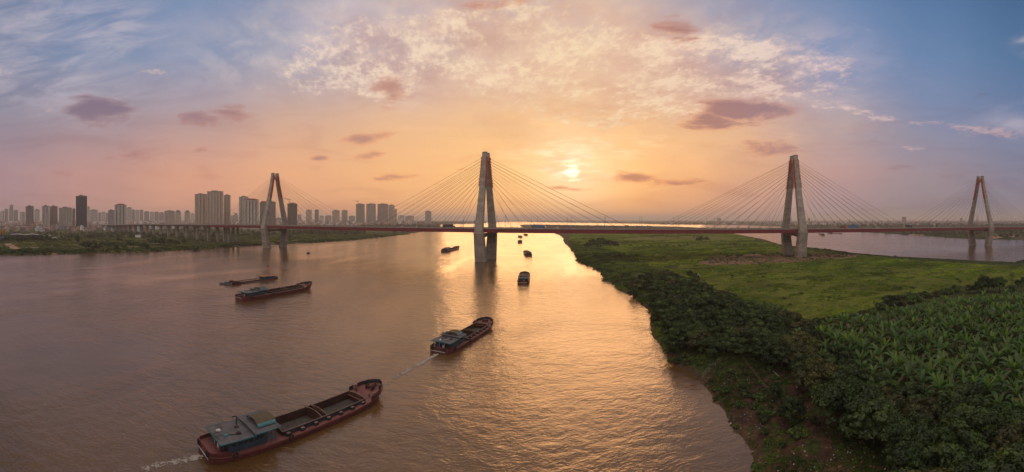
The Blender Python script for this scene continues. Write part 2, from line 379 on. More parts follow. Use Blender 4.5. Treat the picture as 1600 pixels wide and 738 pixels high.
ISL = [(1176,738),(1175,722),(1169,704),(1157,683),(1143,669),(1133,641),(1115,616),(1094,595),(1080,583),(1052,571),(1043,558),(1036,546),(1027,532),(1019.5,518),(1014,501),(1012,484),(1001,475),(992,465),(979.5,457.6),(969.6,452.5),(958,443),(948,438),(941,430),(936,423),(926,417),(912,414),(901,407),(903,402),(896,394),(886,384),(881,380),(880,373),(875,368),(864,364.5),(846,361.5),(828,358.5),(818,355.5),(812,353),(814,351.6),(835,351.2),(870,351.8),(920,352.6),(1000,353.6),(1060,354.8),(1110,357),(1134,360),(1144,365),(1170,370),(1197,375.5),(1220,383),(1260,387.6),(1298,391),(1350,398),(1400,402),(1450,405),(1500,408),(1560,410.7),(1600,412)]
isl = [(60, -400), (36, -60), (27, 0), (29, 30), (33, 45)] + GP(ISL) + [(420, 20), (470, -120), (520, -400)]
MAIN = [(0,398.4),(50,398.2),(100,397),(150,396.2),(200,394.4),(260,392.2),(320,389),(350,386.8),(380,385),(430,382.4),(490,379.4),(550,375.6),(600,370.6),(640,365.4),(666,361.6),(680,358.2),(688,355.6),(686,353),(684,351.2),(700,350.4),(750,350.0),(762,348),(790,346.8),(812,346.4),(860,347.8),(930,348.6),(1000,350),(1034,351.0),(1100,351.4),(1160,352),(1200,353.2),(1240,355.4),(1280,358.4),(1310,360.8),(1340,362.4),(1400,366),(1460,370),(1500,373),(1560,374.6),(1600,375)]
main = [(-3000, -9000), (-900, -2000), (-620, -700), (-500, -60), (-455, 60)] + GP(MAIN) + [(790, 130), (860, -60), (1000, -500), (1500, -3000), (3000, -9000), (40000, -9000), (40000, 40000), (-40000, 40000), (-40000, -9000)]

def inside(P, poly):
    x, y = P[:, 0], P[:, 1]; r = np.zeros(len(P), bool); n = len(poly)
    for i in range(n):
        x1, y1 = poly[i]; x2, y2 = poly[(i + 1) % n]
        if y1 == y2: continue
        c = ((y1 > y) != (y2 > y)) & (x < (x2 - x1) * (y - y1) / (y2 - y1) + x1)
        r ^= c
    return r
def segdist(P, poly, closed=True):
    best = np.full(len(P), 1e18); n = len(poly)
    for i in range(n if closed else n - 1):
        a = np.array(poly[i], float); b = np.array(poly[(i + 1) % n], float); ab = b - a; L = (ab * ab).sum()
        if L == 0: continue
        t = np.clip(((P - a) @ ab) / L, 0, 1)
        dlt = P - a - t[:, None] * ab
        best = np.minimum(best, (dlt * dlt).sum(1))
    return np.sqrt(best)
def sdf(P, poly):
    dd = segdist(P, poly); return np.where(inside(P, poly), dd, -dd)
def hash2(ix, iy, seed):
    h = (ix.astype(np.int64) * 374761393 + iy.astype(np.int64) * 668265263 + seed * 1442695041) & 0xffffffff
    h = ((h ^ (h >> 13)) * 1274126177) & 0xffffffff
    return ((h ^ (h >> 16)) & 0xffff) / 65535.0
def vnoise(P, sc, seed=0, octv=3):
    out = np.zeros(len(P)); amp = 1.0; tot = 0
    for k in range(octv):
        q = P / sc * (2 ** k) + 17.3 * k; i = np.floor(q).astype(np.int64); f = q - i; f = f * f * (3 - 2 * f)
        a = hash2(i[:, 0], i[:, 1], seed + k); b = hash2(i[:, 0] + 1, i[:, 1], seed + k)
        c = hash2(i[:, 0], i[:, 1] + 1, seed + k); e = hash2(i[:, 0] + 1, i[:, 1] + 1, seed + k)
        out += amp * ((a * (1 - f[:, 0]) + b * f[:, 0]) * (1 - f[:, 1]) + (c * (1 - f[:, 0]) + e * f[:, 0]) * f[:, 1]); tot += amp; amp *= 0.5
    return out / tot * 2 - 1
SOIL = GP([(1078,588),(1112,572),(1135,556),(1190,552),(1215,572),(1250,600),(1300,640),(1345,700),(1400,760),(1400,1100),(1170,1100),(1172,722),(1156,683),(1133,641),(1094,597)], 1.5)
PLOUGH = GP([(1088,409),(1118,401.5),(1170,397.5),(1230,395.5),(1290,395.5),(1340,397.5),(1352,402),(1290,406),(1230,410.5),(1180,413.5),(1095,414)], 2.8)
BANANA = GP([(1240,540),(1300,521),(1345,512),(1400,500),(1450,487),(1500,477),(1560,472),(1640,470),(1700,500),(1740,640),(1640,672),(1500,640),(1440,622),(1360,600),(1290,575),(1250,556)], 3.0)
MEADOW = GP([(1040,432),(1062,414),(1010,408),(960,400),(930,392),(940,378),(1000,370),(1120,368),(1230,388),(1330,398),(1420,406),(1600,418),(1680,430),(1600,445),(1500,447),(1440,462),(1340,490),(1250,505),(1170,488),(1100,470),(1060,455)], 2.8)
def height(P):
    wv = np.stack([vnoise(P, 9, 1, 3), vnoise(P, 9, 5, 3)], 1)
    rr = np.hypot(P[:, 0], P[:, 1])
    Q = P + wv * np.clip(rr / 90, 0.7, 4)[:, None]
    si = sdf(Q, isl); sm = sdf(Q, main); s = np.maximum(si, sm)
    zi = 2.8 * (1 - np.exp(-np.maximum(si, 0) / 7.0)) + 0.35 * vnoise(P, 30, 9, 2) * np.clip(si / 10, 0, 1)
    zm = 2.4 * (1 - np.exp(-np.maximum(sm, 0) / 9.0)) + 1.5 * np.clip((sm - 60) / 150, 0, 1) + 3.5 * np.clip((sm - 400) / 600, 0, 1) + 0.4 * vnoise(P, 40, 3, 2) * np.clip(sm / 15, 0, 1)
    z = np.where(si > 0, zi, np.where(sm > 0, zm, np.maximum(-3.0, s * 0.25)))
    return z, si, sm
def zat(x, y): return float(height(np.array([[x, y]]))[0][0])

def build_ground():
    azs_ = np.concatenate([np.linspace(-pi, -1.75, 40, endpoint=False), np.linspace(-1.75, 1.75, 1150, endpoint=False), np.linspace(1.75, pi, 40, endpoint=False)])
    rs = np.concatenate([np.linspace(3, 36, 8, endpoint=False), np.exp(np.linspace(math.log(36), math.log(25000), 430))])
    na, nr = len(azs_), len(rs)
    Rg, Ag = np.meshgrid(rs, azs_, indexing='ij')
    P = np.stack([(Rg * np.sin(Ag)).ravel(), (Rg * np.cos(Ag)).ravel()], 1)
    z, si, sm = height(P)
    rr = Rg.ravel()
    # hummocks of tall growth on the meadow
    hum = np.clip(si / 12, 0, 1) * (0.30 * vnoise(P, 6, 21, 2) + 0.25 * np.abs(vnoise(P, 16, 22, 2))) * np.clip(1.2 - rr / 900, 0.15, 1)
    pl = inside(P + np.stack([vnoise(P, 12, 81), vnoise(P, 12, 82)], 1) * 5, PLOUGH); soil = inside(P + np.stack([vnoise(P, 5, 31), vnoise(P, 5, 32)], 1) * 2.0, SOIL)
    hum[pl | soil] *= 0.4
    z = z + hum
    V = np.stack([P[:, 0], P[:, 1], z], 1)
    i = np.arange(nr - 1)[:, None] * na; j = np.arange(na)[None, :]; j2 = (j + 1) % na
    F = np.stack([(i + j).ravel(), (i + j2).ravel(), (i + na + j2).ravel(), (i + na + j).ravel()], 1)
    keep = (z[F] > -2.9).any(1)
    F = F[keep]
    # land cover colours (what grows or lies there)
    col = np.zeros((len(P), 4), np.float32); col[:, 3] = 1
    n1 = vnoise(P, 22, 41, 4)[:, None] * 0.5 + 0.5; n2 = vnoise(P * np.array([1, 1]), 4, 42, 3)[:, None] * 0.5 + 0.5
    meadow = np.array([0.070, 0.092, 0.014]) * (0.5 + 0.8 * n1) + np.array([0.060, 0.050, 0.006]) * n2 * n1
    scrub = np.array([0.036, 0.048, 0.015]) * (0.7 + 0.7 * n2)
    dry = np.array([0.085, 0.078, 0.032]) * (0.7 + 0.6 * n2)
    c = np.where((si > 0)[:, None], scrub, scrub)
    far = vnoise(P, 140, 44, 4)[:, None]
    ml = np.where(far > 0.12, dry, scrub); ml = np.where((sm < 70)[:, None] & (far < 0.2), np.array([0.030, 0.044, 0.012]) * (0.5 + 0.9 * n2), ml)
    urban = np.array([0.10, 0.085, 0.07]) * (0.6 + 0.8 * n2)
    ml = np.where((sm > 900)[:, None] & (far > -0.3), urban, ml)
    c = np.where((sm > 0)[:, None], ml, c)
    Pw = P + np.stack([vnoise(P, 14, 51), vnoise(P, 14, 52)], 1) * 5
    c = np.where((inside(Pw, MEADOW) & (si > 0))[:, None], meadow, c)
    islfar = (si > 0) & (rr > 330) & ~inside(Pw, MEADOW)
    c = np.where(islfar[:, None], np.array([0.030, 0.042, 0.010]) * (0.5 + 0.9 * n1), c)
    brown = np.array([0.155, 0.10, 0.070]) * (0.75 + 0.5 * n2)
    c = np.where(pl[:, None], brown, c)
    patch = vnoise(P, 3.2, 61, 3)[:, None]
    soilc = np.where(patch > 0.22, np.array([0.035, 0.045, 0.014]), np.where(patch < -0.35, np.array([0.038, 0.022, 0.020]), np.array([0.062, 0.036, 0.025]) * (0.6 + 0.7 * n2)))
    c = np.where((soil & (si > 0))[:, None], soilc, c)
    sh = (np.maximum(si, sm) < 1.6) & (np.maximum(si, sm) > -30)
    c = np.where(sh[:, None], np.array([0.060, 0.040, 0.026]), c)
    # the pale sandy track on the left bank
    for L, wd in ((GP([(14,382),(20,385),(24,387.5)], 3), 7), (GP([(24,386),(40,386.3),(56,386.6)], 3), 4), (GP([(76,392),(88,394.5),(96,396)], 2), 4), (GP([(140,376.5),(160,376)], 3), 5)):
        c = np.where((segdist(P, L, False) < wd)[:, None], np.array([0.30, 0.20, 0.15]), c)
    # pale sand banks on the far right shore
    for L, wd in ((GP([(1418,363.4),(1432,362),(1444,361)], 2), 16), (GP([(1552,372),(1566,369.5),(1598,371)], 2), 14), (GP([(1420,366),(1440,367)], 2), 9)):
        c = np.where((segdist(P, L, False) < wd)[:, None], np.array([0.26, 0.16, 0.12]), c)
    col[:, :3] = np.clip(c, 0, 1)
    m, n = mat('ground_cover')
    at = n.n('ShaderNodeAttribute'); at.attribute_name = 'cover'
    p = n.n('ShaderNodeNewGeometry').outputs['Position']
    f1 = n.noise(p, 1.1, 5, 0.65); f2 = n.noise(p, 0.16, 4, 0.6)
    cc = n.mix(1.0, at.outputs['Color'], n.ramp(f1, [(0.3, (0.45, 0.45, 0.45)), (0.5, (1, 1, 1)), (0.7, (1.5, 1.45, 1.3))]), 'MULTIPLY')
    cc = n.mix(1.0, cc, n.ramp(f2, [(0.35, (0.75, 0.78, 0.8)), (0.65, (1.25, 1.2, 1.1))]), 'MULTIPLY')
    b = n.n('ShaderNodeBsdfPrincipled'); n.put(b.inputs['Base Color'], cc); b.inputs['Roughness'].default_value = 0.95; b.inputs['Specular IOR Level'].default_value = 0.08
    bp = n.n('ShaderNodeBump'); bp.inputs['Strength'].default_value = 0.9; bp.inputs['Distance'].default_value = 0.5
    n.put(bp.inputs['Height'], n.m('ADD', f1, n.m('MULTIPLY', n.noise(p, 0.45, 3, 0.6), 1.2))); n.t.links.new(bp.outputs[0], b.inputs['Normal'])
    finish(n, b.outputs[0])
    o = mesh_np('ground', V, F, m, smooth=True)
    ca = o.data.color_attributes.new('cover', 'FLOAT_COLOR', 'POINT'); ca.data.foreach_set('color', col.ravel())
    tag(o, kind='structure'); return o
build_ground()

def haze_box():
    mb = MB(); mb.box(-R0 - 10, R0 + 10, -R0 - 10, R0 + 10, -4.5, 190)
    m, n = mat('haze_air')
    v = n.n('ShaderNodeVolumePrincipled'); v.inputs['Color'].default_value = (0.93, 0.88, 0.84, 1); v.inputs['Density'].default_value = HAZE
    v.inputs['Anisotropy'].default_value = 0.35
    o = n.n('ShaderNodeOutputMaterial'); n.t.links.new(v.outputs[0], o.inputs['Volume'])
    ob = mb.build('haze', m); tag(ob, kind='stuff')
HAZE = 1.45e-4
haze_box()
# ---------------------------------------------------------------- the bridge
M_RED = plain('red_girder_paint', (0.155, 0.013, 0.020), 0.5, 0.4, var=0.18, scale=0.15, dirt=(0.16, 0.03, 0.03))
M_REDBOX = plain('red_anchor_paint', (0.45, 0.04, 0.02), 0.5, 0.4, var=0.15, scale=0.3)
def concrete_mat():
    m, n = mat('pier_concrete')
    tc = n.n('ShaderNodeTexCoord').outputs['Object']
    x, y, z = n.sep(tc)
    f = n.noise(tc, 0.25, 6, 0.65)
    st = n.noise(n.v('MULTIPLY', tc, (1.2, 1.2, 0.06)), 1.0, 5, 0.6)
    col = n.mix(n.smooth(f, 0.3, 0.7), (0.25, 0.215, 0.175), (0.37, 0.325, 0.27))
    col = n.mix(n.smooth(st, 0.48, 0.72, 0, 0.55), col, (0.15, 0.12, 0.095))
    lift = n.m('FRACT', n.m('DIVIDE', z, 4.0))
    ln = n.m('LESS_THAN', lift, 0.05)
    col = n.mix(n.m('MULTIPLY', ln, 0.45), col, (0.13, 0.105, 0.085))
    lv = n.n('ShaderNodeTexWhiteNoise', noise_dimensions='1D'); n.put(lv.inputs['W'], n.m('FLOOR', n.m('DIVIDE', z, 4.0)))
    col = n.mix(1.0, col, n.ramp(lv.outputs['Value'], [(0, (0.86,) * 3), (1, (1.12,) * 3)]), 'MULTIPLY')
    b = n.n('ShaderNodeBsdfPrincipled'); n.put(b.inputs['Base Color'], col); b.inputs['Roughness'].default_value = 0.85; b.inputs['Specular IOR Level'].default_value = 0.2
    finish(n, b.outputs[0]); return m
M_CONC = concrete_mat()
M_CONCD = plain('weathered_concrete', (0.21, 0.18, 0.145), 0.9, 0.2, var=0.2, scale=0.2, dirt=(0.1, 0.085, 0.07))
M_ASPH = plain('bridge_asphalt', (0.055, 0.052, 0.05), 0.9, 0.2)
M_CABLE = plain('cable_sheath', (0.085, 0.06, 0.05), 0.5, 0.4, var=0.1)
M_STEEL = plain('galvanised_steel', (0.30, 0.29, 0.28), 0.45, 0.5, metal=0.4, var=0.1)
M_DARK = plain('dark_metal', (0.03, 0.03, 0.032), 0.5, 0.4)
M_LAMP = plain('lamp_housing', (0.25, 0.25, 0.24), 0.5, 0.4)

SK = [-1400, -1100, -850, -580, -425, -125, 0, 175, 330, 475, 580, 760, 1100]
ZK = [13.0, 21.0, 25.3, 27.2, 27.8, 27.5, 27.3, 26.5, 25.6, 24.7, 23.3, 21.2, 16.0]
def zdeck(s): return float(np.interp(s, SK, ZK))       # underside of the girder
DH = 3.5                                               # girder depth
TOWERS = [FS0 - 450, FS0 - 150, FS0 + 150, FS0 + 450]

def rail(name, s0, s1, t0, t1, dz0, dz1, m, parent, step=12.0):
    """a bar that runs along the bridge between two sides and two heights above the girder's underside"""
    ns = max(1, int(abs(s1 - s0) / step)); mb = MB(); rings = []
    for i in range(ns + 1):
        s = s0 + (s1 - s0) * i / ns; z = zdeck(s)
        rings.append([B(s, t0, z + dz0), B(s, t1, z + dz0), B(s, t1, z + dz1), B(s, t0, z + dz1)])
    mb.loft(rings); return mb.build(name, m, parent)

bridge = empty('cable_stayed_bridge', B(0, 0, 0))
tag(bridge, 'long cable stayed bridge with red girder and four A shaped concrete towers', 'bridge')
bridge_parts = []
S0, S1 = -580.0, 760.0
bridge_parts.append(rail('edge_girder', S0, S1, -18.2, -16.4, 0, DH, M_RED, None))
bridge_parts.append(rail('edge_girder', S0, S1, 16.4, 18.2, 0, DH, M_RED, None))
bridge_parts.append(rail('deck_slab', S0, S1, -16.39, 16.39, DH - 0.9, DH - 0.1, M_CONCD, None))
bridge_parts.append(rail('roadway', S0, S1, -15.0, 15.0, DH - 0.09, DH - 0.02, M_ASPH, None))
for t in (-18.1, 17.75): bridge_parts.append(rail('parapet', S0, S1, t, t + 0.35, DH + 0.003, DH + 0.85, M_CONC, None))
for t in (-15.3, 15.0): bridge_parts.append(rail('inner_barrier', S0, S1, t, t + 0.3, DH - 0.096, DH + 0.9, M_CONCD, None))
bridge_parts.append(rail('median_barrier', S0, S1, -0.4, 0.4, DH - 0.019, DH + 0.8, M_CONCD, None))
# ledges and rails along the red girder: thin flanges give the face its shadow lines
for t in (-18.55, 16.4 + 1.8):
    bridge_parts.append(rail('bottom_flange', S0, S1, t, t + 0.35, 0.0, 0.16, M_RED, None))
    bridge_parts.append(rail('top_flange', S0, S1, t, t + 0.35, DH - 0.2, DH - 0.02, M_RED, None))
cross = MB()
s = S0 + 6
while s < S1:
    z = zdeck(s); r = []
    for ss in (s - 0.25, s + 0.25): r.append([B(ss, -16.38, z + 0.5), B(ss, 16.38, z + 0.5), B(ss, 16.38, z + DH - 0.91), B(ss, -16.38, z + DH - 0.91)])
    cross.loft(r); s += 12
bridge_parts.append(cross.build('floor_beams', M_RED, None)); bridge_parts[-1]['kind'] = 'stuff'
for sd in (-18.35, 17.95):                      # pipe handrail on the parapets
    bridge_parts.append(rail('handrail', S0, S1, sd + 0.3, sd + 0.42, DH + 1.1, DH + 1.2, M_STEEL, None))

def legbox(s, t, z, L, T):
    return [B(s - L/2, t - T/2, z), B(s + L/2, t - T/2, z), B(s + L/2, t + T/2, z), B(s - L/2, t + T/2, z)]
ZTOP = 104.5
def leg_t(z):            # centre of a leg off the axis
    return float(np.interp(z, [0, 27, 29, 60, 76, 90, 98, 105], [14.6, 20.3, 20.6, 12.6, 8.9, 5.7, 4.4, 3.7]))
def leg_L(z): return float(np.interp(z, [0, 26.9, 27.2, 29, 76, 105], [10.4, 8.9, 8.9, 7.9, 5.6, 4.2]))
def leg_T(z): return float(np.interp(z, [0, 26.9, 27.2, 29, 76, 98, 105], [6.4, 5.3, 5.3, 4.6, 3.5, 3.4, 3.2]))
NC = 11
def anchors(st, side, dirn):
    out = []
    for k in range(NC):
        zt = 99.5 - (NC - 1 - k) * 2.65
        sk = st + dirn * (20 + 11.9 * k)
        t = leg_t(zt)
        out.append((B(st + dirn * (leg_L(zt)/2 + 0.7), side * t, zt - 0.3), B(sk, side * 17.6, zdeck(sk) + DH + 0.6)))
    return out
LBL = ['leftmost tower standing in the river', 'near tower standing in the river, left of the island', 'near tower standing on the green island bank', 'rightmost tower standing in the far channel']
all_cables = []
for ti, st in enumerate(TOWERS):
    tw = empty('tower', B(st, 0, 0)); tw.parent = None; bridge_parts.append(tw); tag(tw, LBL[ti])
    sub = []
    z0 = -4.0
    for side in (-1, 1):
        mb = MB(); mb.loft([legbox(st, side * leg_t(z), z, leg_L(z), leg_T(z)) for z in (z0, 0, 13, 26.8)])
        # recessed panel line down the front faces: a shallow raised rib each side
        mb.loft([legbox(st, side * leg_t(z), z, leg_L(z) * 0.97, leg_T(z) * 0.97) for z in (26.801, 29, 45, 60, 76, 90, 98, ZTOP)])
        mb.loft([legbox(st, side * leg_t(27), z, leg_L(27) + 0.7, leg_T(27) + 0.7) for z in (26.4, 27.3)])
        sub.append(mb.build('leg', M_CONC))
        for dr in (-1, 1):
            mb = MB()
            for k in range(NC):
                zt = 99.5 - k * 2.65; ss = st + dr * (leg_L(zt)/2); t = side * leg_t(zt); wdt = leg_T(zt) * 0.36
                b0, b1 = ss - dr * 0.05, ss + dr * 1.15
                mb.loft([[B(b0, t - wdt, zt + 1.25), B(b0, t + wdt, zt + 1.25), B(b0, t + wdt, zt - 1.35), B(b0, t - wdt, zt - 1.35)],
                         [B(b1, t - wdt*.8, zt + 0.35), B(b1, t + wdt*.8, zt + 0.35), B(b1, t + wdt*.8, zt - 1.25), B(b1, t - wdt*.8, zt - 1.25)]])
            sub.append(mb.build('anchor_boxes', M_REDBOX)); sub[-1]['kind'] = 'stuff'
            # red painted strip behind the anchor boxes, on the inner edge too
            mb = MB(); rr = []
            for z in (70, 80, 90, 101.5):
                ss = st + dr * (leg_L(z) * 0.485); t = side * leg_t(z); q = leg_T(z) * 0.42
                rr.append([B(ss - dr*.02, t - q, z), B(ss + dr*0.12, t - q, z), B(ss + dr*0.12, t + q, z), B(ss - dr*.02, t + q, z)])
            mb.loft(rr); sub.append(mb.build('red_strip', M_RED))
        mb = MB(); a = B(st, side * leg_t(ZTOP), ZTOP)
        mb.tube([a, (a[0], a[1], ZTOP + 3.2)], 0.09, 5); mb.tube([(a[0]+.8, a[1], ZTOP), (a[0]+.8, a[1], ZTOP + 1.1)], 0.12, 5)
        sub.append(mb.build('lightning_rod', M_STEEL))
        mb = MB(); mb.loft([legbox(st, side * leg_t(ZTOP), z, leg_L(105) * q, leg_T(105) * q) for z, q in ((ZTOP + .001, 1.06), (ZTOP + .5, 1.06))])
        sub.append(mb.build('leg_cap', M_CONC))
    # head piece joining the legs with an arched underside
    mb = MB()
    ts = np.linspace(-1, 1, 13)
    rings = []
    for u in ts:
        zt = 101.5; zb = 97.2 - 5.8 * abs(u) ** 2.0; hw = 4.6 if abs(u) < .9 else 4.6
        t = u * hw
        rings.append([B(st - 2.0, t, zb), B(st + 2.0, t, zb), B(st + 1.9, t, zt), B(st - 1.9, t, zt)])
    mb.loft(rings); sub.append(mb.build('head_beam', M_CONC))
    # haunched crossbeam that carries the deck
    mb = MB(); rings = []
    for u in np.linspace(-1, 1, 15):
        t = u * 18.0; zb = 23.4 - 2.8 * abs(u) ** 3
        rings.append([B(st - 3.0, t, zb), B(st + 3.0, t, zb), B(st + 3.0, t, 26.3 if st < 400 else 24.2), B(st - 3.0, t, 26.3 if st < 400 else 24.2)])
    mb.loft(rings); sub.append(mb.build('crossbeam', M_CONC))
    for t in (-12, 12):
        z1 = zdeck(st); mb = MB()
        mb.loft([[B(st-1.2, t-1.2, z), B(st+1.2, t-1.2, z), B(st+1.2, t+1.2, z), B(st-1.2, t+1.2, z)] for z in (26.301 if st < 400 else 24.201, z1 + 2.5)])
        sub.append(mb.build('bearing_block', M_CONCD))
    for o in sub: o.parent = tw; o.matrix_parent_inverse.identity(); o.location = (-tw.location[0], -tw.location[1], -tw.location[2])
    for side in (-1, 1):
        for dr in (-1, 1):
            for a, b in anchors(st, side, dr): all_cables.append((side, st, a, b))
all_cables.sort(key=lambda c: (c[0] > 0, hypot(c[2][0] + c[3][0], c[2][1] + c[3][1])))
rest = MB()
for i, (side, st, a, b) in enumerate(all_cables):
    mid = tuple((a[j] + b[j]) / 2 - (0.5 if j == 2 else 0) for j in range(3))
    if i < 96:
        mb = MB(); mb.tube([a, mid, b], 0.105, 6); bridge_parts.append(mb.build('stay_cable', M_CABLE, None, True))
    else: rest.tube([a, mid, b], 0.105, 6)
bridge_parts.append(rest.build('stay_cables', M_CABLE, None, True)); bridge_parts[-1]['kind'] = 'stuff'
sock = MB()
for side, st, a, b in all_cables:
    v = np.array(a) - np.array(b); v /= np.linalg.norm(v); b0 = np.array(b) - v * 1.5; sock.tube([tuple(b0), tuple(np.array(b) + v * 2.2)], 0.24, 6)
bridge_parts.append(sock.build('cable_sockets', M_CONCD)); bridge_parts[-1]['kind'] = 'stuff'
for o in bridge_parts:
    loc = o.location.copy(); o.parent = bridge; o.location = loc - bridge.location

# street lamps along both edges of the deck
lamp0 = empty('street_lamp')
mb = MB(); mb.tube([(0, 0, 0), (0, 0, 6), (0, 0, 11.2)], [0.20, 0.15, 0.11], 6); mb.tube([(0, 0, 11.2), (0, 0.9, 11.7), (0, 2.3, 11.9)], 0.06, 5); mb.build('post', M_LAMP, lamp0)
mb = MB(); mb.box(-.16, .16, 2.1, 3.0, 11.84, 11.98); mb.build('lamp_head', M_LAMP, lamp0)
first = True
for t, grp, w in ((-15.6, 'street lamps along the near edge of the bridge', 'near'), (15.6, 'street lamps along the far edge of the bridge', 'far')):
    for k in range(-17, 22):
        s = 22 + 33 * k
        if min(abs(s - q) for q in TOWERS) < 7: continue
        o = lamp0 if first else copy_tree(lamp0); first = False
        o.location = B(s, t, zdeck(s) + DH - 0.15); o.rotation_euler = (0, 0, -FPHI + (0 if t < 0 else pi))
        tag(o, 'slim grey street lamp on the %s edge of the bridge deck' % w, 'street lamp', grp)

# approach viaduct on the left bank
via = empty('approach_viaduct', B(-700, 0, 0)); tag(via, 'grey concrete approach viaduct on paired piers crossing the left bank', 'viaduct')
vp = []
SV0, SV1 = -1250.0, -580.4
for t0, t1 in ((-16.6, -1.0), (1.0, 16.6)):
    vp.append(rail('deck_slab', SV0, SV1, t0, t1, 2.2, DH, M_CONCD, None)); vp.append(rail('box_girder', SV0, SV1, t0 + 4, t1 - 4, 0.3, 2.199, M_CONCD, None))
for t in (-16.6, 16.25): vp.append(rail('parapet', SV0, SV1, t, t + .35, DH + .002, DH + 1.2, M_CONC, None))
for side in (-1, 1):
    for s in list(np.arange(-590, -1250, -40.0)):
        z0 = -1.0; zt = zdeck(s) + 0.298; t = side * 8.8
        mb = MB()
        mb.loft([[B(s-1.1, t-2.6, z), B(s+1.1, t-2.6, z), B(s+1.1, t+2.6, z), B(s-1.1, t+2.6, z)] for z in (z0, zt - 2.6)] +
                [[B(s-1.3, t-4.6, z), B(s+1.3, t-4.6, z), B(s+1.3, t+4.6, z), B(s-1.3, t+4.6, z)] for z in (zt - 1.0, zt)])
        vp.append(mb.build('pier', M_CONC))
for o in vp: o.parent = via; o.location = (-via.location[0], -via.location[1], 0)
# small piers below the end of the red girder
for s in (-528, -541, -560):
    mb = MB()
    for t in (-9, 9): mb.loft([[B(s-1, t-1.8, z), B(s+1, t-1.8, z), B(s+1, t+1.8, z), B(s-1, t+1.8, z)] for z in (-1, zdeck(s) + 2.5)])
    o = mb.build('end_pier', M_CONC, bridge); o.location = -bridge.location

# ---------------------------------------------------------------- vehicles on the deck
def paint(name, c, rough=0.45): return plain(name, c, rough, 0.5, var=0.08, scale=0.8, dirt=tuple(x * .5 + .02 for x in c))
M_TYRE = plain('tyre_rubber', (0.02, 0.02, 0.02), 0.9, 0.2); M_GLASS = plain('vehicle_glass', (0.02, 0.025, 0.03), 0.12, 0.8, var=0.05)
def wheels(root, xs, y, r=0.5):
    for x in xs:
        for sy in (-1, 1):
            mb = MB(); mb.tube([(x, sy * y - .14, r), (x, sy * y + .14, r)], r, 14); w_ = mb.build('wheel', M_TYRE, root)
            mb = MB(); mb.tube([(x, sy * (y + .01) - .14, r), (x, sy * (y + .01) + .14, r)], r * .55, 10); mb.build('rim', M_STEEL, w_)
def truck(s, t, L, cabc, boxc, covered, label, fwd=1, h=3.6):
    root = empty('truck', B(s, t, zdeck(s) + DH - 0.019), -FPHI + (0 if fwd > 0 else pi)); tag(root, label, 'truck')
    pc, pb = paint('truck_cab_paint', cabc), paint('truck_body_paint', boxc)
    mb = MB(); x1 = L / 2
    mb.loft([[(x1 - 2.0, -1.15, z), (x1 - q, -1.15, z), (x1 - q, 1.15, z), (x1 - 2.0, 1.15, z)] for z, q in ((0.6, 0), (1.6, 0), (2.6, .35), (2.75, .6))]); mb.build('cab', pc, root)
    mb = MB(); mb.loft([[(x1 + .01, -1.0, 1.62), (x1 + .03, -1.0, 1.62), (x1 + .03, 1.0, 1.62), (x1 + .01, 1.0, 1.62)], [(x1 - .33, -1.0, 2.5), (x1 - .30, -1.0, 2.5), (x1 - .30, 1.0, 2.5), (x1 - .33, 1.0, 2.5)]]); mb.build('windscreen', M_GLASS, root)
    for sy in (-1, 1):
        mb = MB(); mb.box(x1 - 1.5, x1 - .6, sy * 1.155 - .01, sy * 1.155 + .01, 1.65, 2.4); mb.build('window', M_GLASS, root)
        mb = MB(); mb.box(x1 - .02, x1 + .05, sy * .9 - .15, sy * .9 + .15, .85, 1.1); mb.build('headlight', M_STEEL, root)
    mb = MB(); mb.box(-x1, x1 - .3, -.5, .5, .55, .85); mb.build('chassis', M_DARK, root)
    mb = MB()
    if covered:
        n = 10; mb.loft([[(x, 1.22 * cos(a) if 0 < i < n else 1.22 * cos(a), 1.0 + (h - 1.9 if True else 0) + .9 * sin(a)) for i, a in enumerate(np.linspace(0, pi, n + 1))] + [(x, -1.22, 0.95), (x, 1.22, 0.95)] for x in (-x1, x1 - 2.2)])
        mb.build('tarpaulin_cover', pb, root)
    else:
        mb.box(-x1, x1 - 2.2, -1.22, 1.22, .95, h); mb.build('cargo_box', pb, root)
        for q in np.linspace(-x1 + .3, x1 - 2.5, 7):
            r_ = MB(); r_.box(q - .04, q + .04, -1.26, -1.221, 1.0, h - .05); r_.build('box_rib', M_STEEL, root)
    wheels(root, (-x1 + 1.0, -x1 + 2.3, x1 - 1.2), 1.02)
    return root
def s_at(px, D): return D * tan((px - CX) / K - FPHI)
truck(s_at(702, 357), -11, 12.5, (0.18, 0.16, 0.14), (0.045, 0.040, 0.034), True, 'long truck under a dark tarpaulin left of the central tower', 1, 4.2)
truck(s_at(843, 357), -11, 11.5, (0.05, 0.12, 0.24), (0.07, 0.14, 0.25), False, 'blue box truck on the deck right of the central tower', 1, 3.8)
truck(s_at(835, 357), -6, 6.5, (0.10, 0.06, 0.05), (0.10, 0.08, 0.07), False, 'small dark truck just behind the blue box truck', 1, 3.0)
truck(s_at(1316, 357), -11, 8, (0.03, 0.12, 0.05), (0.26, 0.03, 0.03), False, 'red and green lorry right of the island tower', -1, 3.2)
truck(s_at(1333, 357), -11, 11, (0.04, 0.14, 0.24), (0.04, 0.16, 0.28), False, 'turquoise blue lorry with a tall box, right of the red lorry', 1, 4.6)
truck(s_at(1418, 357), -11, 12, (0.45, 0.36, 0.22), (0.03, 0.03, 0.03), False, 'dark lorry with a pale cab between the two right towers', -1, 4.0)
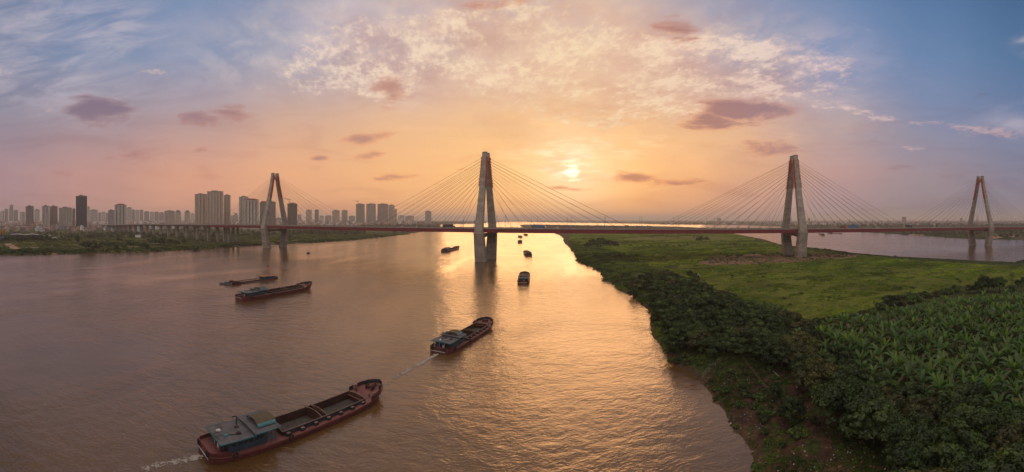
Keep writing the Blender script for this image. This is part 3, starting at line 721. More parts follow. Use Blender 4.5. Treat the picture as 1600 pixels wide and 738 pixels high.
def car(s, t, c, label, fwd=1):
    root = empty('car', B(s, t, zdeck(s) + DH - 0.019), -FPHI + (0 if fwd > 0 else pi)); tag(root, label, 'car')
    mb = MB(); prof = [(-2.2, .35), (-2.2, .85), (-1.6, 1.0), (-1.1, 1.45), (.4, 1.47), (1.1, .98), (2.1, .82), (2.2, .35)]
    mb.loft([[(x, y, z) for x, z in prof] for y in (-.86, .86)]); mb.build('body', paint('car_paint', c, .3), root)
    for sy in (-1, 1):
        mb = MB(); mb.loft([[(-1.35, sy*.865, 1.0), (-.95, sy*.865, 1.38), (.35, sy*.865, 1.38), (.9, sy*.865, 1.0)], [(-1.35, sy*.875, 1.0), (-.95, sy*.875, 1.38), (.35, sy*.875, 1.38), (.9, sy*.875, 1.0)]]); mb.build('window', M_GLASS, root)
    wheels(root, (-1.35, 1.35), .78, .32)
car(s_at(651, 357), -11.5, (0.5, 0.5, 0.48), 'white car on the near lane left of the dark tarpaulin truck')
car(s_at(786, 357), -9, (0.10, 0.09, 0.09), 'dark car just right of the central tower')
car(s_at(1140, 357), -9, (0.25, 0.25, 0.26), 'grey car on the deck between the central and island towers', -1)
car(s_at(1195, 357), -11.5, (0.6, 0.6, 0.6), 'white car just left of the island tower')
car(s_at(1372, 357), -9, (0.55, 0.55, 0.52), 'white car between the turquoise lorry and the rightmost lorry', -1)
def motorbike(s, t, c, label):
    root = empty('motorbike', B(s, t, zdeck(s) + DH - 0.019), -FPHI); tag(root, label, 'motorbike', 'motorbikes riding in the near side lane')
    mb = MB(); mb.tube([(-.6, 0, .7), (0, 0, .55), (.5, 0, .9)], .14, 6); mb.tube([(.5, 0, .95), (.62, 0, .35)], .05, 5); mb.tube([(.45, -.3, 1.05), (.45, .3, 1.05)], .03, 5); mb.build('body', paint('motorbike_paint', c), root)
    for x in (-.62, .62):
        mb = MB(); mb.tube([(x, -.05, .3), (x, .05, .3)], .3, 10); mb.build('wheel', M_TYRE, root)
for i, (px, l) in enumerate(((560, 'parked motorbike in the near lane well left of the tarpaulin truck'), (735, 'motorbike just left of the central tower'), (812, 'motorbike between the central tower and the blue truck'), (905, 'motorbike on the deck above the island tip'))):
    motorbike(s_at(px, 351), -16.0, ((.3, .02, .02), (.05, .05, .05), (.02, .05, .2), (.3, .3, .3))[i], l)

for i_, (px_, t_, c_, l_) in enumerate(((470, -11.5, (.5,.5,.5), 'white car on the deck right of the leftmost tower'), (525, -9, (.08,.08,.1), 'dark car on the deck in front of the hazy city blocks'), (600, -11.5, (.3,.05,.04), 'red car on the deck below the four hazy towers'), (625, -9, (.4,.4,.42), 'silver car just right of the red car'), (870, -11.5, (.5,.48,.45), 'pale car on the deck right of the blue box truck'), (930, -9, (.07,.07,.08), 'black car on the deck above the island tip'), (985, -11.5, (.45,.45,.45), 'silver car on the deck above the large island trees'), (1060, -9, (.1,.1,.2), 'dark blue car on the deck above the meadow'), (1110, -11.5, (.55,.55,.55), 'white car on the deck left of the grey one'), (1280, -9, (.3,.3,.3), 'grey car on the deck just right of the island tower'), (1460, -11.5, (.5,.5,.5), 'white car on the deck left of the rightmost tower'))):
    car(s_at(px_, 357), t_, c_, l_, 1 if t_ < -10 else -1)
# ---------------------------------------------------------------- boats
M_HULL = plain('hull_red_paint', (0.100, 0.024, 0.020), 0.55, 0.4, var=0.25, scale=0.35, dirt=(0.055, 0.022, 0.018))
M_DECK = plain('deck_red_paint', (0.15, 0.052, 0.045), 0.6, 0.35, var=0.22, scale=0.5, dirt=(0.11, 0.05, 0.045), bump=0.03)
M_RUST = plain('rusty_hold_steel', (0.055, 0.024, 0.018), 0.8, 0.2, var=0.35, scale=0.6, dirt=(0.04, 0.022, 0.018), bump=0.04)
M_HOLDFL = plain('hold_floor', (0.060, 0.052, 0.045), 0.85, 0.2, var=0.3, scale=0.8, dirt=(0.04, 0.03, 0.025))
M_BLACK = plain('black_steel', (0.022, 0.024, 0.028), 0.6, 0.4, var=0.3, scale=1.0)
M_RIM = plain('pale_coaming_rim', (0.20, 0.13, 0.10), 0.6, 0.3)
M_TEAL = plain('teal_trim_paint', (0.025, 0.14, 0.14), 0.5, 0.4, var=0.15)
M_TEALL = plain('light_teal_paint', (0.05, 0.15, 0.17), 0.5, 0.4, var=0.15)
M_CABIN = plain('grey_blue_cabin_paint', (0.035, 0.055, 0.075), 0.6, 0.35, var=0.2, scale=0.8, dirt=(0.03, 0.035, 0.045))
M_ROOF = plain('dusty_roof_sheet', (0.090, 0.085, 0.092), 0.8, 0.25, var=0.18, scale=0.9, dirt=(0.05, 0.042, 0.042))
M_CANVAS = plain('ochre_canopy_sheet', (0.080, 0.066, 0.042), 0.75, 0.25, var=0.2, scale=0.7, dirt=(0.09, 0.07, 0.04))
M_WHITE = plain('worn_white_paint', (0.45, 0.43, 0.40), 0.6, 0.3, var=0.15)
M_SAND = plain('river_sand_cargo', (0.20, 0.13, 0.085), 0.95, 0.1, var=0.25, scale=0.6, bump=0.15)
M_GLS = plain('cabin_window_glass', (0.015, 0.02, 0.024), 0.15, 0.8, var=0.05)
M_BOXTAN = plain('tan_locker_paint', (0.19, 0.11, 0.08), 0.6, 0.3)
M_TARP = plain('blue_tarpaulin', (0.03, 0.08, 0.2), 0.6, 0.3)

def hb(u):                   # half breadth along the hull, u from 0 (stern) to 1 (bow)
    return float(np.interp(u, [0, .015, .05, .12, .3, .8, .88, .93, .965, .985, 1.0], [.62, .80, .90, .97, 1, 1, .94, .80, .58, .36, .02]))
def sheer(u): return float(np.interp(u, [0, .08, .2, .75, .85, .93, 1.0], [1.25, 1.05, 0.95, 1.0, 1.25, 1.75, 2.2]))
def barge(name, L, W, loc, head, label, group=None, detail=2, laden=False, canopy=True, draft=1.2, cabin=.30, roofc=None, low=0.0):
    """a river sand barge: x forward, waterline at z 0"""
    root = empty(name, (loc[0], loc[1], low), head); tag(root, label, 'barge', group)
    us = sorted(set(list(np.linspace(0, 1, 28)) + [.015, .05, .93, .965, .985]))
    X = lambda u: (u - .5) * L
    ring = []
    hw = W / 2
    # outer shell
    mb = MB()
    rows_ = []
    for u in us:
        b = hb(u) * hw; z = sheer(u); bw = b * (1 - .28 * max(0, (u - .8) / .2)); x = X(u)
        rk = 1.4 * max(0, (u - .9) / .1)      # raked bow
        rows_.append([(x, b, z), (x - rk * .5, bw * .99, .3), (x - rk, bw * .92, -draft), (x - rk, -bw * .92, -draft), (x - rk * .5, -bw * .99, .3), (x, -b, z)])
    mb.loft(rows_, 0, caps=True, closed=True)
    # drop the top strip (between last and first of each ring): rebuilt as decks
    n = 6; mb.f = [f for f in mb.f if not (len(f) == 4 and {f[0] % n, f[1] % n} == {5, 0})]; mb.mi = [0] * len(mb.f)
    hull = mb.build('hull', [M_HULL], root)
    # rubbing strake
    for sy in (-1, 1):
        mb = MB(); pts = [(X(u), sy * (hb(u) * hw + .02), sheer(u) - .18) for u in us if u < .99]; mb.tube(pts, .09, 5); mb.build('rubbing_strake', M_HULL, root)
    h0, h1 = cabin + .045, .815                  # hold from, to
    hi = .70                                      # hold half width as share
    # decks: strips left and right, full ahead and aft
    mb = MB()
    for a, b_ in zip(us[:-1], us[1:]):
        segs = [(a, b_)]
        for c0, c1 in segs:
            za, zb = sheer(c0), sheer(c1); wa, wb = hb(c0) * hw, hb(c1) * hw
            mid = (c0 + c1) / 2
            if h0 < mid < h1:
                ia = ib = hi * hw
                mb.add([(X(c0), wa, za), (X(c1), wb, zb), (X(c1), ib, zb + .02), (X(c0), ia, za + .02)], [(0, 1, 2, 3)][::-1])
                mb.add([(X(c0), -wa, za), (X(c1), -wb, zb), (X(c1), -ib, zb + .02), (X(c0), -ia, za + .02)], [(3, 2, 1, 0)][::-1])
            else:
                mb.add([(X(c0), wa, za), (X(c1), wb, zb), (X(c1), -wb, zb), (X(c0), -wa, za)], [(3, 2, 1, 0)])
    mb.build('deck', [M_DECK], root)
    x0, x1 = X(h0) - L*.012, X(h1) + L*.012; zc = sheer(.5) + .75; wi = hi * hw; fl = (0.14 - low) if low < .5 else -.3
    # hold: walls, floor, bulkhead
    mb = MB(); th = .12
    for sy in (-1, 1): mb.box(x0, x1, min(sy*wi, sy*(wi-th)), max(sy*wi, sy*(wi-th)), fl, zc)
    nseg = 6
    for xa, bow in ((x0, 0), (x1 - th, 0)):
        mb.box(xa, xa + th, -wi + th, wi - th, fl, zc)
    xm = X(h0 + (h1 - h0) * .47)
    mb.build('hold_walls', M_RUST, root)
    mb = MB(); mb.box(x0 + th, x1 - th, -wi + th, wi - th, fl - .1, fl); mb.build('hold_floor', M_HOLDFL, root)
    if laden:
        mb = MB(); ng = 26; V_ = []; rg = random.Random(5)
        for i in range(ng + 1):
            for j in range(7):
                x = x0 + th + (x1 - x0 - 2*th) * i / ng; y = (-1 + 2 * j / 6) * (wi - th); e = 1 - abs(j - 3) / 3
                V_.append((x, y, zc - .55 + e ** .7 * (.5 + .35 * sin(i * 1.1)) + rg.uniform(-.05, .05)))
        mb.add(V_, [(i*7+j, (i+1)*7+j, (i+1)*7+j+1, i*7+j+1) for i in range(ng) for j in range(6)]); mb.build('sand_cargo', M_SAND, root, True)
    else:
        mb = MB(); mb.box(xm - .7, xm - .58, -wi + th, wi - th, fl + .01, zc - .1); mb.box(xm + .58, xm + .7, -wi + th, wi - th, fl + .01, zc - .1); mb.build('bulkhead', M_RUST, root)
        if detail > 1:
            for dx_ in (-.64, .64):              # curved hatch beams over the bulkhead
                mb = MB(); mb.tube([(xm + dx_ + .0, y, zc - .05 + .42 * (1 - (y / wi) ** 2)) for y in np.linspace(-wi, wi, 11)], .07, 5); mb.build('hatch_beam', M_RIM, root)
            mb = MB()
            for k, y in enumerate(np.linspace(-wi * .8, wi * .8, 5)):
                mb.tube([(xm - .6, y, zc + .1), (xm + .6, y + .5, zc + .25)], .05, 5)
            mb.tube([(xm + .1, -wi*.5, zc + .3), (xm - .2, wi*.1, zc + .5), (xm + .2, wi * .6, zc + .3)], .12, 6); mb.build('beam_bracing', M_RUST, root)
    # coaming outside and its rim
    for sy in (-1, 1):
        mb = MB(); mb.box(x0 + .3, x1 - .1, min(sy*(wi+.003), sy*(wi+.16)), max(sy*(wi+.003), sy*(wi+.16)), sheer(.5) - .02, zc - .02)
        mb.build('coaming', M_BLACK, root)
        mb = MB(); mb.tube([(x0, sy * (wi - .02), zc + .04), (x1, sy * (wi - .02), zc + .04)], .07, 5); mb.build('coaming_rim', M_RIM, root)
        if detail > 1:
            for k in range(7):
                x = x0 + (x1 - x0) * (.05 + .9 * k / 6)
                mb = MB(); mb.box(x - .45, x + .45, min(sy*(wi+.17), sy*(wi+.75)), max(sy*(wi+.17), sy*(wi+.75)), sheer(.5) + .03, sheer(.5) + .5); lk = mb.build('deck_locker', M_BLACK, root)
                mb = MB(); mb.box(x - .32, x + .32, min(sy*(wi+.25), sy*(wi+.68)), max(sy*(wi+.25), sy*(wi+.68)), sheer(.5) + .501, sheer(.5) + .56); mb.build('lid', M_BOXTAN, lk)
    for xx in (x0, x1):
        mb = MB(); mb.tube([(xx, y, zc + .04 + .25 * (1 - (y / wi) ** 2)) for y in np.linspace(-wi, wi, 9)], .075, 5); mb.build('coaming_rim', M_RIM, root)
        mb = MB(); n_ = 8; ys = np.linspace(-wi, wi, n_ + 1)
        mb.loft([[(xx - .05, y, zc - .3), (xx + .05, y, zc - .3), (xx + .05, y, zc + .03 + .25 * (1 - (y / wi) ** 2)), (xx - .05, y, zc + .03 + .25 * (1 - (y / wi) ** 2))] for y in ys]); mb.build('hold_end', M_RUST, root)
    # bow bulwark
    ub = [u for u in us if u > .835]
    for sy in (-1, 1):
        mb = MB(); bh = .75
        mb.loft([[(X(u), sy * (hb(u) * hw), sheer(u)), (X(u), sy * (hb(u) * hw + .04), sheer(u) + bh), (X(u) - .05, sy * max(0, hb(u) * hw - .12), sheer(u) + bh), (X(u) - .05, sy * max(0, hb(u) * hw - .14), sheer(u) + .01)] for u in ub])
        mb.build('bow_bulwark', M_BLACK, root)
        mb = MB(); mb.tube([(X(u), sy * (hb(u) * hw - .04), sheer(u) + bh + .03) for u in ub], .07, 5); mb.build('bulwark_rail', M_HULL, root)
        mb = MB(); mb.loft([[(X(u), sy * (hb(u) * hw + .045), sheer(u) - .02), (X(u), sy * (hb(u) * hw + .06), sheer(u) + bh - .1), (X(u), sy * (hb(u) * hw + .05), sheer(u) + bh - .1), (X(u), sy * (hb(u) * hw + .035), sheer(u) - .02)] for u in ub]); mb.build('bulwark_plating', M_HULL, root)
        if detail > 1:
            for u in (.885, .955):
                mb = MB(); mb.box(X(u) - .5, X(u) + .5, min(sy * hb(u) * hw * .93, sy * hb(u) * hw * .8), max(sy * hb(u) * hw * .93, sy * hb(u) * hw * .8), sheer(u), sheer(u) + .95); mb.build('mooring_bitt', M_BOXTAN if u < .9 else M_BLACK, root)
    zb = sheer(.92)
    wr = MB(); wr.tube([(X(.925), -.8, zb + .55), (X(.925), .8, zb + .55)], .28, 10); wr.box(X(.925) - .5, X(.925) + .5, -.95, -.82, zb - .1, zb + .9); wr.box(X(.925) - .5, X(.925) + .5, .82, .95, zb - .1, zb + .9); wr.box(X(.945), X(.945) + 1.0, -.35, .35, zb, zb + .6)
    wr.build('anchor_winch', M_RUST, root)
    if detail > 1:
        mb = MB(); mb.tube([(X(.95), .2, zb + .35), (X(.97), .1, zb + .5), (X(.985), 0, zb + .9)], .06, 5); mb.build('anchor_chain', M_BLACK, root)
        for (px_, py_) in ((.87, .55), (.87, -.55), (.965, 0)):
            mb = MB(); mb.tube([(X(px_), py_ * hw, sheer(px_)), (X(px_), py_ * hw, sheer(px_) + .6)], .13, 8); mb.tube([(X(px_) - .01, py_ * hw - .25, sheer(px_) + .45), (X(px_), py_ * hw + .25, sheer(px_) + .45)], .07, 6); mb.build('bollard', M_BLACK, root)
    # cabin
    c0, c1 = .055, cabin; xc0, xc1 = X(c0), X(c1); wc = hw * .76; zb = sheer(.15) - .02; hc = 1.95
    xs_ = xc0 + (xc1 - xc0) * .58                # step between low aft and taller wheelhouse roof
    cab = MB(); cab.box(xc0 + 1.2, xs_, -wc, wc, zb, zb + hc)
    cabin_o = cab.build('cabin', M_CABIN, root)
    wh = MB(); zf = zb + hc + .35
    wh.box(xs_ + .001, xc1 - 1.9, -wc, wc, zb, zf)
    wh.build('wheelhouse', M_CABIN, root)
    # open front veranda of the wheelhouse: posts and a low rail
    for sy in (-1, 1):
        for x in (xc1 - 1.0, xc1 - .12):
            mb = MB(); mb.box(x - .07, x + .07, sy * wc - .07, sy * wc + .07, zb, zf); mb.build('post', M_TEAL, root)
        mb = MB(); mb.tube([(xc1 - 1.9, sy * wc, zb + .95), (xc1 - .1, sy * wc, zb + .95)], .05, 5); mb.tube([(xc1 - 1.9, sy * wc, zb + .5), (xc1 - .1, sy * wc, zb + .5)], .04, 5); mb.build('rail', M_TEAL, root)
        for k, x in enumerate(np.linspace(xc0 + 2.0, xc1 - 2.9, 6 if detail > 1 else 4)):
            mb = MB(); mb.box(x - .33, x + .33, min(sy*(wc-.005), sy*(wc+.02)), max(sy*(wc-.005), sy*(wc+.02)), zb + 1.05, zb + 1.75); w_ = mb.build('window', M_GLS, root)
            if detail > 1:
                mb = MB(); y = sy * (wc + .02)
                mb.loft([[(x-q, yy, zb+1.4-r_), (x+q, yy, zb+1.4-r_), (x+q, yy, zb+1.4+r_), (x-q, yy, zb+1.4+r_)] for q, r_, yy in ((.34,.36,y),(.34,.36,y+sy*.035),(.42,.44,y+sy*.035),(.42,.44,y-sy*.02))], caps=False); mb.build('frame', M_CABIN, w_)
    # stern opening with dark doorway and posts
    mb = MB(); mb.box(xc0 + 1.17, xc0 + 1.198, -wc * .5, wc * .2, zb + .1, zb + 1.95); mb.build('doorway', M_DARK, root)
    for sy in (-1, -.3, .3, 1):
        mb = MB(); mb.box(xc0 + .1, xc0 + .2, sy * (wc - .06) - .05, sy * (wc - .06) + .05, zb, zb + hc); mb.build('post', M_WHITE if abs(sy) < 1 else M_CABIN, root)
    # roofs
    rc = roofc or M_ROOF
    ow = wc + .38; zr = zb + hc
    mb = MB(); mb.loft([[(x, -ow, zr + .0), (x, -ow, zr + .05), (x, 0, zr + .22), (x, ow, zr + .05), (x, ow, zr + .0), (x, 0, zr + .14)] for x in (xc0 - .55, xs_ + .2)]); ro = mb.build('cabin_roof', rc, root)
    mb = MB()
    for sy in (-1, 1): mb.box(xc0 - .6, xs_ + .2, min(sy*(ow+.002), sy*(ow+.07)), max(sy*(ow+.002), sy*(ow+.07)), zr - .09, zr + .09)
    mb.box(xc0 - .64, xc0 - .57, -ow, ow, zr - .09, zr + .1); mb.build('trim', M_TEAL, ro)
    ow2 = wc + .6
    mb = MB(); mb.loft([[(x, -ow2, zf), (x, -ow2, zf + .06), (x, 0, zf + .24), (x, ow2, zf + .06), (x, ow2, zf), (x, 0, zf + .16)] for x in (xs_ - .25, xc1 + .55)]); r2 = mb.build('wheelhouse_roof', rc, root)
    mb = MB()
    for sy in (-1, 1): mb.box(xs_ - .25, xc1 + .6, min(sy*(ow2+.002), sy*(ow2+.08)), max(sy*(ow2+.002), sy*(ow2+.08)), zf - .08, zf + .1)
    mb.box(xc1 + .56, xc1 + .62, -ow2, ow2, zf - .08, zf + .12); mb.build('trim', M_TEALL, r2)
    if canopy:
        x_a, x_b = xs_ + (xc1 - xs_) * .22, xc1 + .35; cw = wc * .78
        A_ = np.linspace(.12, pi - .12, 13)
        mb = MB(); o_ = [[(x, cw * cos(a), zf + .2 + .95 * sin(a)) for a in A_] + [(x, (cw - .06) * cos(a), zf + .2 + .89 * sin(a)) for a in A_[::-1]] for x in (x_a, x_b)]
        mb.loft(o_); cp = mb.build('canopy', M_CANVAS, root)
        mb = MB(); mb.loft([[(x, cw * cos(a) * 1.012, zf + .2 + .975 * sin(a)) for a in A_[:3]] + [(x, cw * cos(a) * 1.0, zf + .2 + .952 * sin(a)) for a in A_[:3][::-1]] for x in (x_a, x_b)])
        mb.build('canopy_skirt', M_TEALL, cp); mb = MB()
        mb.loft([[(x, cw * cos(a) * 1.012, zf + .2 + .975 * sin(a)) for a in A_[-3:]] + [(x, cw * cos(a) * 1.0, zf + .2 + .952 * sin(a)) for a in A_[-3:][::-1]] for x in (x_a, x_b)])
        mb.build('canopy_skirt', M_TEALL, cp)
        for sy in (-1, 1):
            for x in (x_a + .3, x_b - .3):
                mb = MB(); mb.tube([(x, sy * cw * .985, zf), (x, sy * cw * .985, zf + .45)], .05, 5); mb.build('post', M_TEALL, cp)
    # things on the roof and the stern
    mb = MB(); xe = xc0 + (xs_ - xc0) * .78; mb.tube([(xe, wc * .55, zr), (xe, wc * .55, zr + 1.5), (xe - .2, wc * .55, zr + 1.65), (xe - .9, wc * .55, zr + 1.65)], .11, 6); mb.build('exhaust_pipe', M_BLACK, root)
    if detail > 1:
        rg = random.Random(int(L * 10))
        for k in range(5):
            mb = MB(); x = xc0 + rg.uniform(.6, (xs_ - xc0) - .6); y = rg.uniform(-.6, .6) * wc; mb.tube([(x, y, zr + .16), (x + rg.uniform(-2.5, 2.5), y + rg.uniform(-1, 1), zr + .24), (x + rg.uniform(-2.5, 2.5), y + rg.uniform(-1, 1), zr + .2)], .05, 5); mb.build('hose', M_BLACK, root)
        for k, mm in enumerate((M_WHITE, M_TEALL, M_RUST, M_RUST)):
            mb = MB(); x = xc0 + (.8, 1.3, (xs_ - xc0) * .7, (xs_ - xc0) * .6)[k]; y = (.3, -.4, .2, -.5)[k] * wc; mb.loft([[(x - .4*q, y - .3*q, zr + .12 + h_), (x + .4*q, y - .3*q, zr + .12 + h_), (x + .35*q, y + .35*q, zr + .12 + h_), (x - .4*q, y + .3*q, zr + .12 + h_)] for h_, q in ((0, 1), (.25, .9), (.38, .4))]); mb.build('roof_bundle', mm, root)
        mb = MB(); x = xs_ - .5; mb.tube([(x, -wc, zf + .06), (x, wc, zf + .3)], .05, 5); mb.build('pole', M_BLACK, root)
    # stern bulwark and tyres
    us_ = [0, .015, .05, .085]
    mb = MB()
    for sy in (-1, 1): mb.loft([[(X(u) - .02, sy * hb(u) * hw, sheer(u)), (X(u) - .02, sy * (hb(u) * hw + .03), sheer(u) + .55), (X(u) + .02, sy * (hb(u) * hw - .12), sheer(u) + .55), (X(u) + .02, sy * (hb(u) * hw - .12), sheer(u) + .003)] for u in us_])
    mb.box(X(0) - .06, X(0) + .1, -hb(0) * hw, hb(0) * hw, sheer(0), sheer(0) + .6); mb.build('stern_bulwark', M_HULL, root)
    mb = MB(); mb.box(X(0) - .12, X(0) - .062, -hb(0) * hw * .98, hb(0) * hw * .98, .55, .75); mb.build('stern_band', M_WHITE, root)
    if detail > 0:
        for (u, sy) in ((.0, .8), (.0, -.85), (.1, -1.03), (.1, 1.03)) + (((.36, -1.03), (.36, 1.03)) if detail > 1 else ()):
            x = X(u) - (.15 if u == 0 else 0); y = sy * hb(u) * hw; mb = MB(); rg_ = []
            for k in range(12):
                a = 2 * pi * k / 12
                c_ = (x, y + .42 * cos(a), sheer(u) + .15 + .42 * sin(a)) if u == 0 else (x + .42 * cos(a), y, sheer(u) + .0 + .42 * sin(a))
                rg_.append(c_)
            mb.tube(rg_ + [rg_[0]], .14, 6); mb.build('tyre_fender', M_TYRE, root)
        for k, (mm, y) in enumerate(((M_TARP, .35), (M_WHITE, -.1), (M_RUST, -.45))):
            mb = MB(); mb.tube([(xc0 + .3, y * hw, sheer(.05)), (xc0 + .3, y * hw, sheer(.05) + .75)], .28, 8); mb.build('barrel', mm, root)
    return root
def heading(p, q): return atan2(q[1] - p[1], q[0] - p[0])
def place(px0, py0, px1, py1):
    p, q = G(px0, py0), G(px1, py1); return p, q, ((p[0]+q[0])/2, (p[1]+q[1])/2), heading(p, q), hypot(q[0]-p[0], q[1]-p[1])
p, q, mid, hd, L1 = place(320, 712, 592, 614)
BOAT1 = (p, hd)
barge('sand_barge', L1 + .5, 7.4, mid, hd, 'nearest red barge with an empty two part hold and teal trimmed cabin', detail=2)
p, q, mid, hd, L2 = place(686, 552, 762, 508)
BOAT2 = (p, hd)
barge('sand_barge', L2 + 1, 7.8, mid, hd, 'second nearest red barge heading away in the golden mid river', detail=2)
p, q, mid, hd, L3 = place(374, 470, 485, 450.5)
BOAT3 = (p, hd)
barge('sand_barge', L3 + 1, 8.6, mid, hd, 'tall sided red empty barge beside the low laden one, red panel on its cabin', detail=2, low=.9, draft=2.2, cabin=.31)
p, q, mid, hd, L4 = place(428, 435, 362, 444)
barge('sand_barge', L4 + 3, 7.5, mid, hd, 'low laden barge with a rusty roofed cabin flying a red flag', detail=1, laden=True, canopy=False, low=-.75, roofc=plain('red_brown_roof_sheet', (0.24, 0.10, 0.05), .8), cabin=.36)
# flag on it
fx, fy = G(417, 435.6)
fl = empty('flag', (fx, fy, 3.4)); tag(fl, 'small red flag flying above the low laden barge', 'flag')
mb = MB(); mb.tube([(0, 0, -0.6), (0, 0, 5.0)], .04, 5); mb.build('pole', M_STEEL, fl)
mb = MB(); mb.loft([[(x, .12 * sin(x * 3), 4.1), (x, .12 * sin(x * 3) + .02, 4.1), (x, .12 * sin(x * 3) + .02, 5.0), (x, .12 * sin(x * 3), 5.0)] for x in np.linspace(.05, 1.6, 8)]); mb.build('cloth', plain('red_flag_cloth', (0.5, 0.01, 0.015), 0.8), fl)
# small grey boat lashed to the laden barge's bow
p, q, mid, hd, L5 = place(361, 445, 344, 444)
sb = empty('small_boat', (mid[0], mid[1], 0), hd); tag(sb, 'small grey wooden boat at the bow of the low laden barge', 'boat')
def skiff(root, L, W, mh):
    mb = MB(); r = []
    for u in np.linspace(0, 1, 12):
        b = W/2 * (sin(pi * min(1, .25 + u * .75)) ** .6 if u < 1 else .03); b = W/2 * float(np.interp(u, [0, .1, .5, .85, 1], [.6, .8, 1, .6, .03])); z = .75 + .5 * abs(u - .45) ** 1.5 * 2
        x = (u - .5) * L
        r.append([(x, b, z), (x, b * .75, -.2), (x, -b * .75, -.2), (x, -b, z), (x, -b + .12 if b > .13 else 0, z), (x, -b * .7, .15), (x, b * .7, .15), (x, b - .12 if b > .13 else 0, z)])
    mb.loft(r); mb.build('hull', mh, root)
    mb = MB(); mb.tube([(x, W * .42 * cos(0), .9) for x in (-L*.1, L*.1)], .05, 5); mb.box(-L*.15, L*.2, -W*.4, W*.4, .7, .8); mb.build('seat', M_BLACK, root)
    mb = MB(); n_ = 8; A_ = np.linspace(0, pi, n_); mb.loft([[(x, W*.4*cos(a), .8 + .9*sin(a)) for a in A_] + [(x, W*.36*cos(a), .8 + .84*sin(a)) for a in A_[::-1]] for x in (-L*.3, L*.05)]); mb.build('canopy', M_CABIN, root)
skiff(sb, max(8, L5), 2.8, plain('grey_boat_paint', (0.15, 0.16, 0.17), 0.6))
# the farther boats
p, q, mid, hd, L6 = place(691, 394.5, 717, 388.5)
barge('sand_barge', min(60, L6 + 2), 9, mid, hd, 'dark barge sailing away left of the central bridge tower', detail=1, low=.8, draft=2)
def away(px, py, L, W, label, low=0.3, laden=False, turn=0.0, nm='sand_barge'):
    x, y = G(px, py); h = atan2(y, x) + turn
    return barge(nm, L, W, (x + cos(h) * L/2, y + sin(h) * L/2), h, label, detail=1, laden=laden, low=low)
G_F = 'barges sailing away in line under the bridge'
away(817.5, 444, 36, 7.6, 'laden barge seen from astern, nearest in the line right of the central tower', .2, True, -.03)
away(826.5, 400.5, 42, 8.0, 'barge seen from astern just below the bridge girder, second in the line', .3, True, .08)
away(812.5, 380.0, 42, 8.0, 'barge seen from astern below the girder, third in the line', .3, False, .0)
away(814.0, 371.5, 42, 8.0, 'barge seen from astern, fourth in the line, close below the girder', .3, False, .1)
away(822.5, 368.2, 45, 8.5, 'farthest barge in the line, partly under the girder', .3, True, .1)
p, q, mid, hd, L7 = place(1276, 366.0, 1292, 369.0)
barge('sand_barge', 52, 9, mid, hd + pi, 'red barge in the far channel right of the island tower', detail=1, low=.5, laden=True)
p, q, mid, hd, L8 = place(1297, 365.2, 1312, 365.6)
barge('sand_barge', 50, 9, mid, hd, 'low dark barge in the far channel behind the red barge', detail=1, low=-.7, laden=True, canopy=False)
sm_ = empty('small_boat', (*G(482, 396.5), 0), 1.2); tag(sm_, 'tiny dark skiff alone on the river right of the leftmost tower', 'boat'); skiff(sm_, 5, 1.5, M_BLACK)

# foam churned up behind and along the boats
def foam_mat():
    m, n = mat('churned_foam')
    p = n.n('ShaderNodeNewGeometry').outputs['Position']; at = n.n('ShaderNodeAttribute'); at.attribute_name = 'dens'
    f = n.noise(p, 1.3, 8, 0.7, 1.2); f2 = n.noise(p, 0.5, 4, 0.6, 0.8)
    s_ = n.m('ADD', n.m('MULTIPLY', f, .65), n.m('MULTIPLY', f2, .35))
    a = n.smooth(s_, n.m('SUBTRACT', 0.72, n.m('MULTIPLY', at.outputs['Fac'], 0.30)), n.m('SUBTRACT', 0.84, n.m('MULTIPLY', at.outputs['Fac'], 0.30)))
    b = n.n('ShaderNodeBsdfDiffuse'); b.inputs[0].default_value = (0.30, 0.26, 0.23, 1)
    tr = n.n('ShaderNodeBsdfTransparent'); mx = n.n('ShaderNodeMixShader')
    n.put(mx.inputs[0], a); n.t.links.new(tr.outputs[0], mx.inputs[1]); n.t.links.new(b.outputs[0], mx.inputs[2]); finish(n, mx.outputs[0]); return m
M_FOAM = foam_mat()
def wake(start, hd, length, w0, w1, curve=0.0, dens=1.0):
    V_, F_, D_ = [], [], []; n_ = 40
    for i in range(n_ + 1):
        u = i / n_; a = hd + pi + curve * u; x = start[0] + cos(hd + pi + curve * u * .5) * length * u; y = start[1] + sin(hd + pi + curve * u * .5) * length * u
        wd = w0 + (w1 - w0) * u
        for j in range(5):
            t = (j - 2) / 2; V_.append((x - sin(a) * wd * t, y + cos(a) * wd * t, .05 + .0)); D_.append(dens * (1 - u) ** .7 * (1 - abs(t) ** 2.5) * min(1, u * 12 + .5))
    for i in range(n_):
        for j in range(4): F_.append((i*5+j, i*5+j+1, (i+1)*5+j+1, (i+1)*5+j))
    o = mesh_np('wake_foam', V_, F_, M_FOAM); at = o.data.attributes.new('dens', 'FLOAT', 'POINT'); at.data.foreach_set('value', D_); tag(o, kind='stuff')
wake(BOAT1[0], BOAT1[1], 36, 1.1, 3.2, .25, 1.15)
wake(BOAT2[0], BOAT2[1], 48, 1.0, 3.2, .1, 1.3)
wake(BOAT3[0], BOAT3[1], 60, .9, 3.5, .1, .9)
wake(G(817.5, 445), atan2(*G(817.5, 445)[::-1]), 12, .8, 1.6, 0, .9)
wake(G(826.5, 401), atan2(*G(826.5, 401)[::-1]), 18, 1, 2, 0, .8)
bq = G(594, 613); wake((bq[0] + 1.0 * cos(BOAT1[1]), bq[1] + sin(BOAT1[1])), BOAT1[1] + .10, 13, .35, 1.3, 0, 1.0)
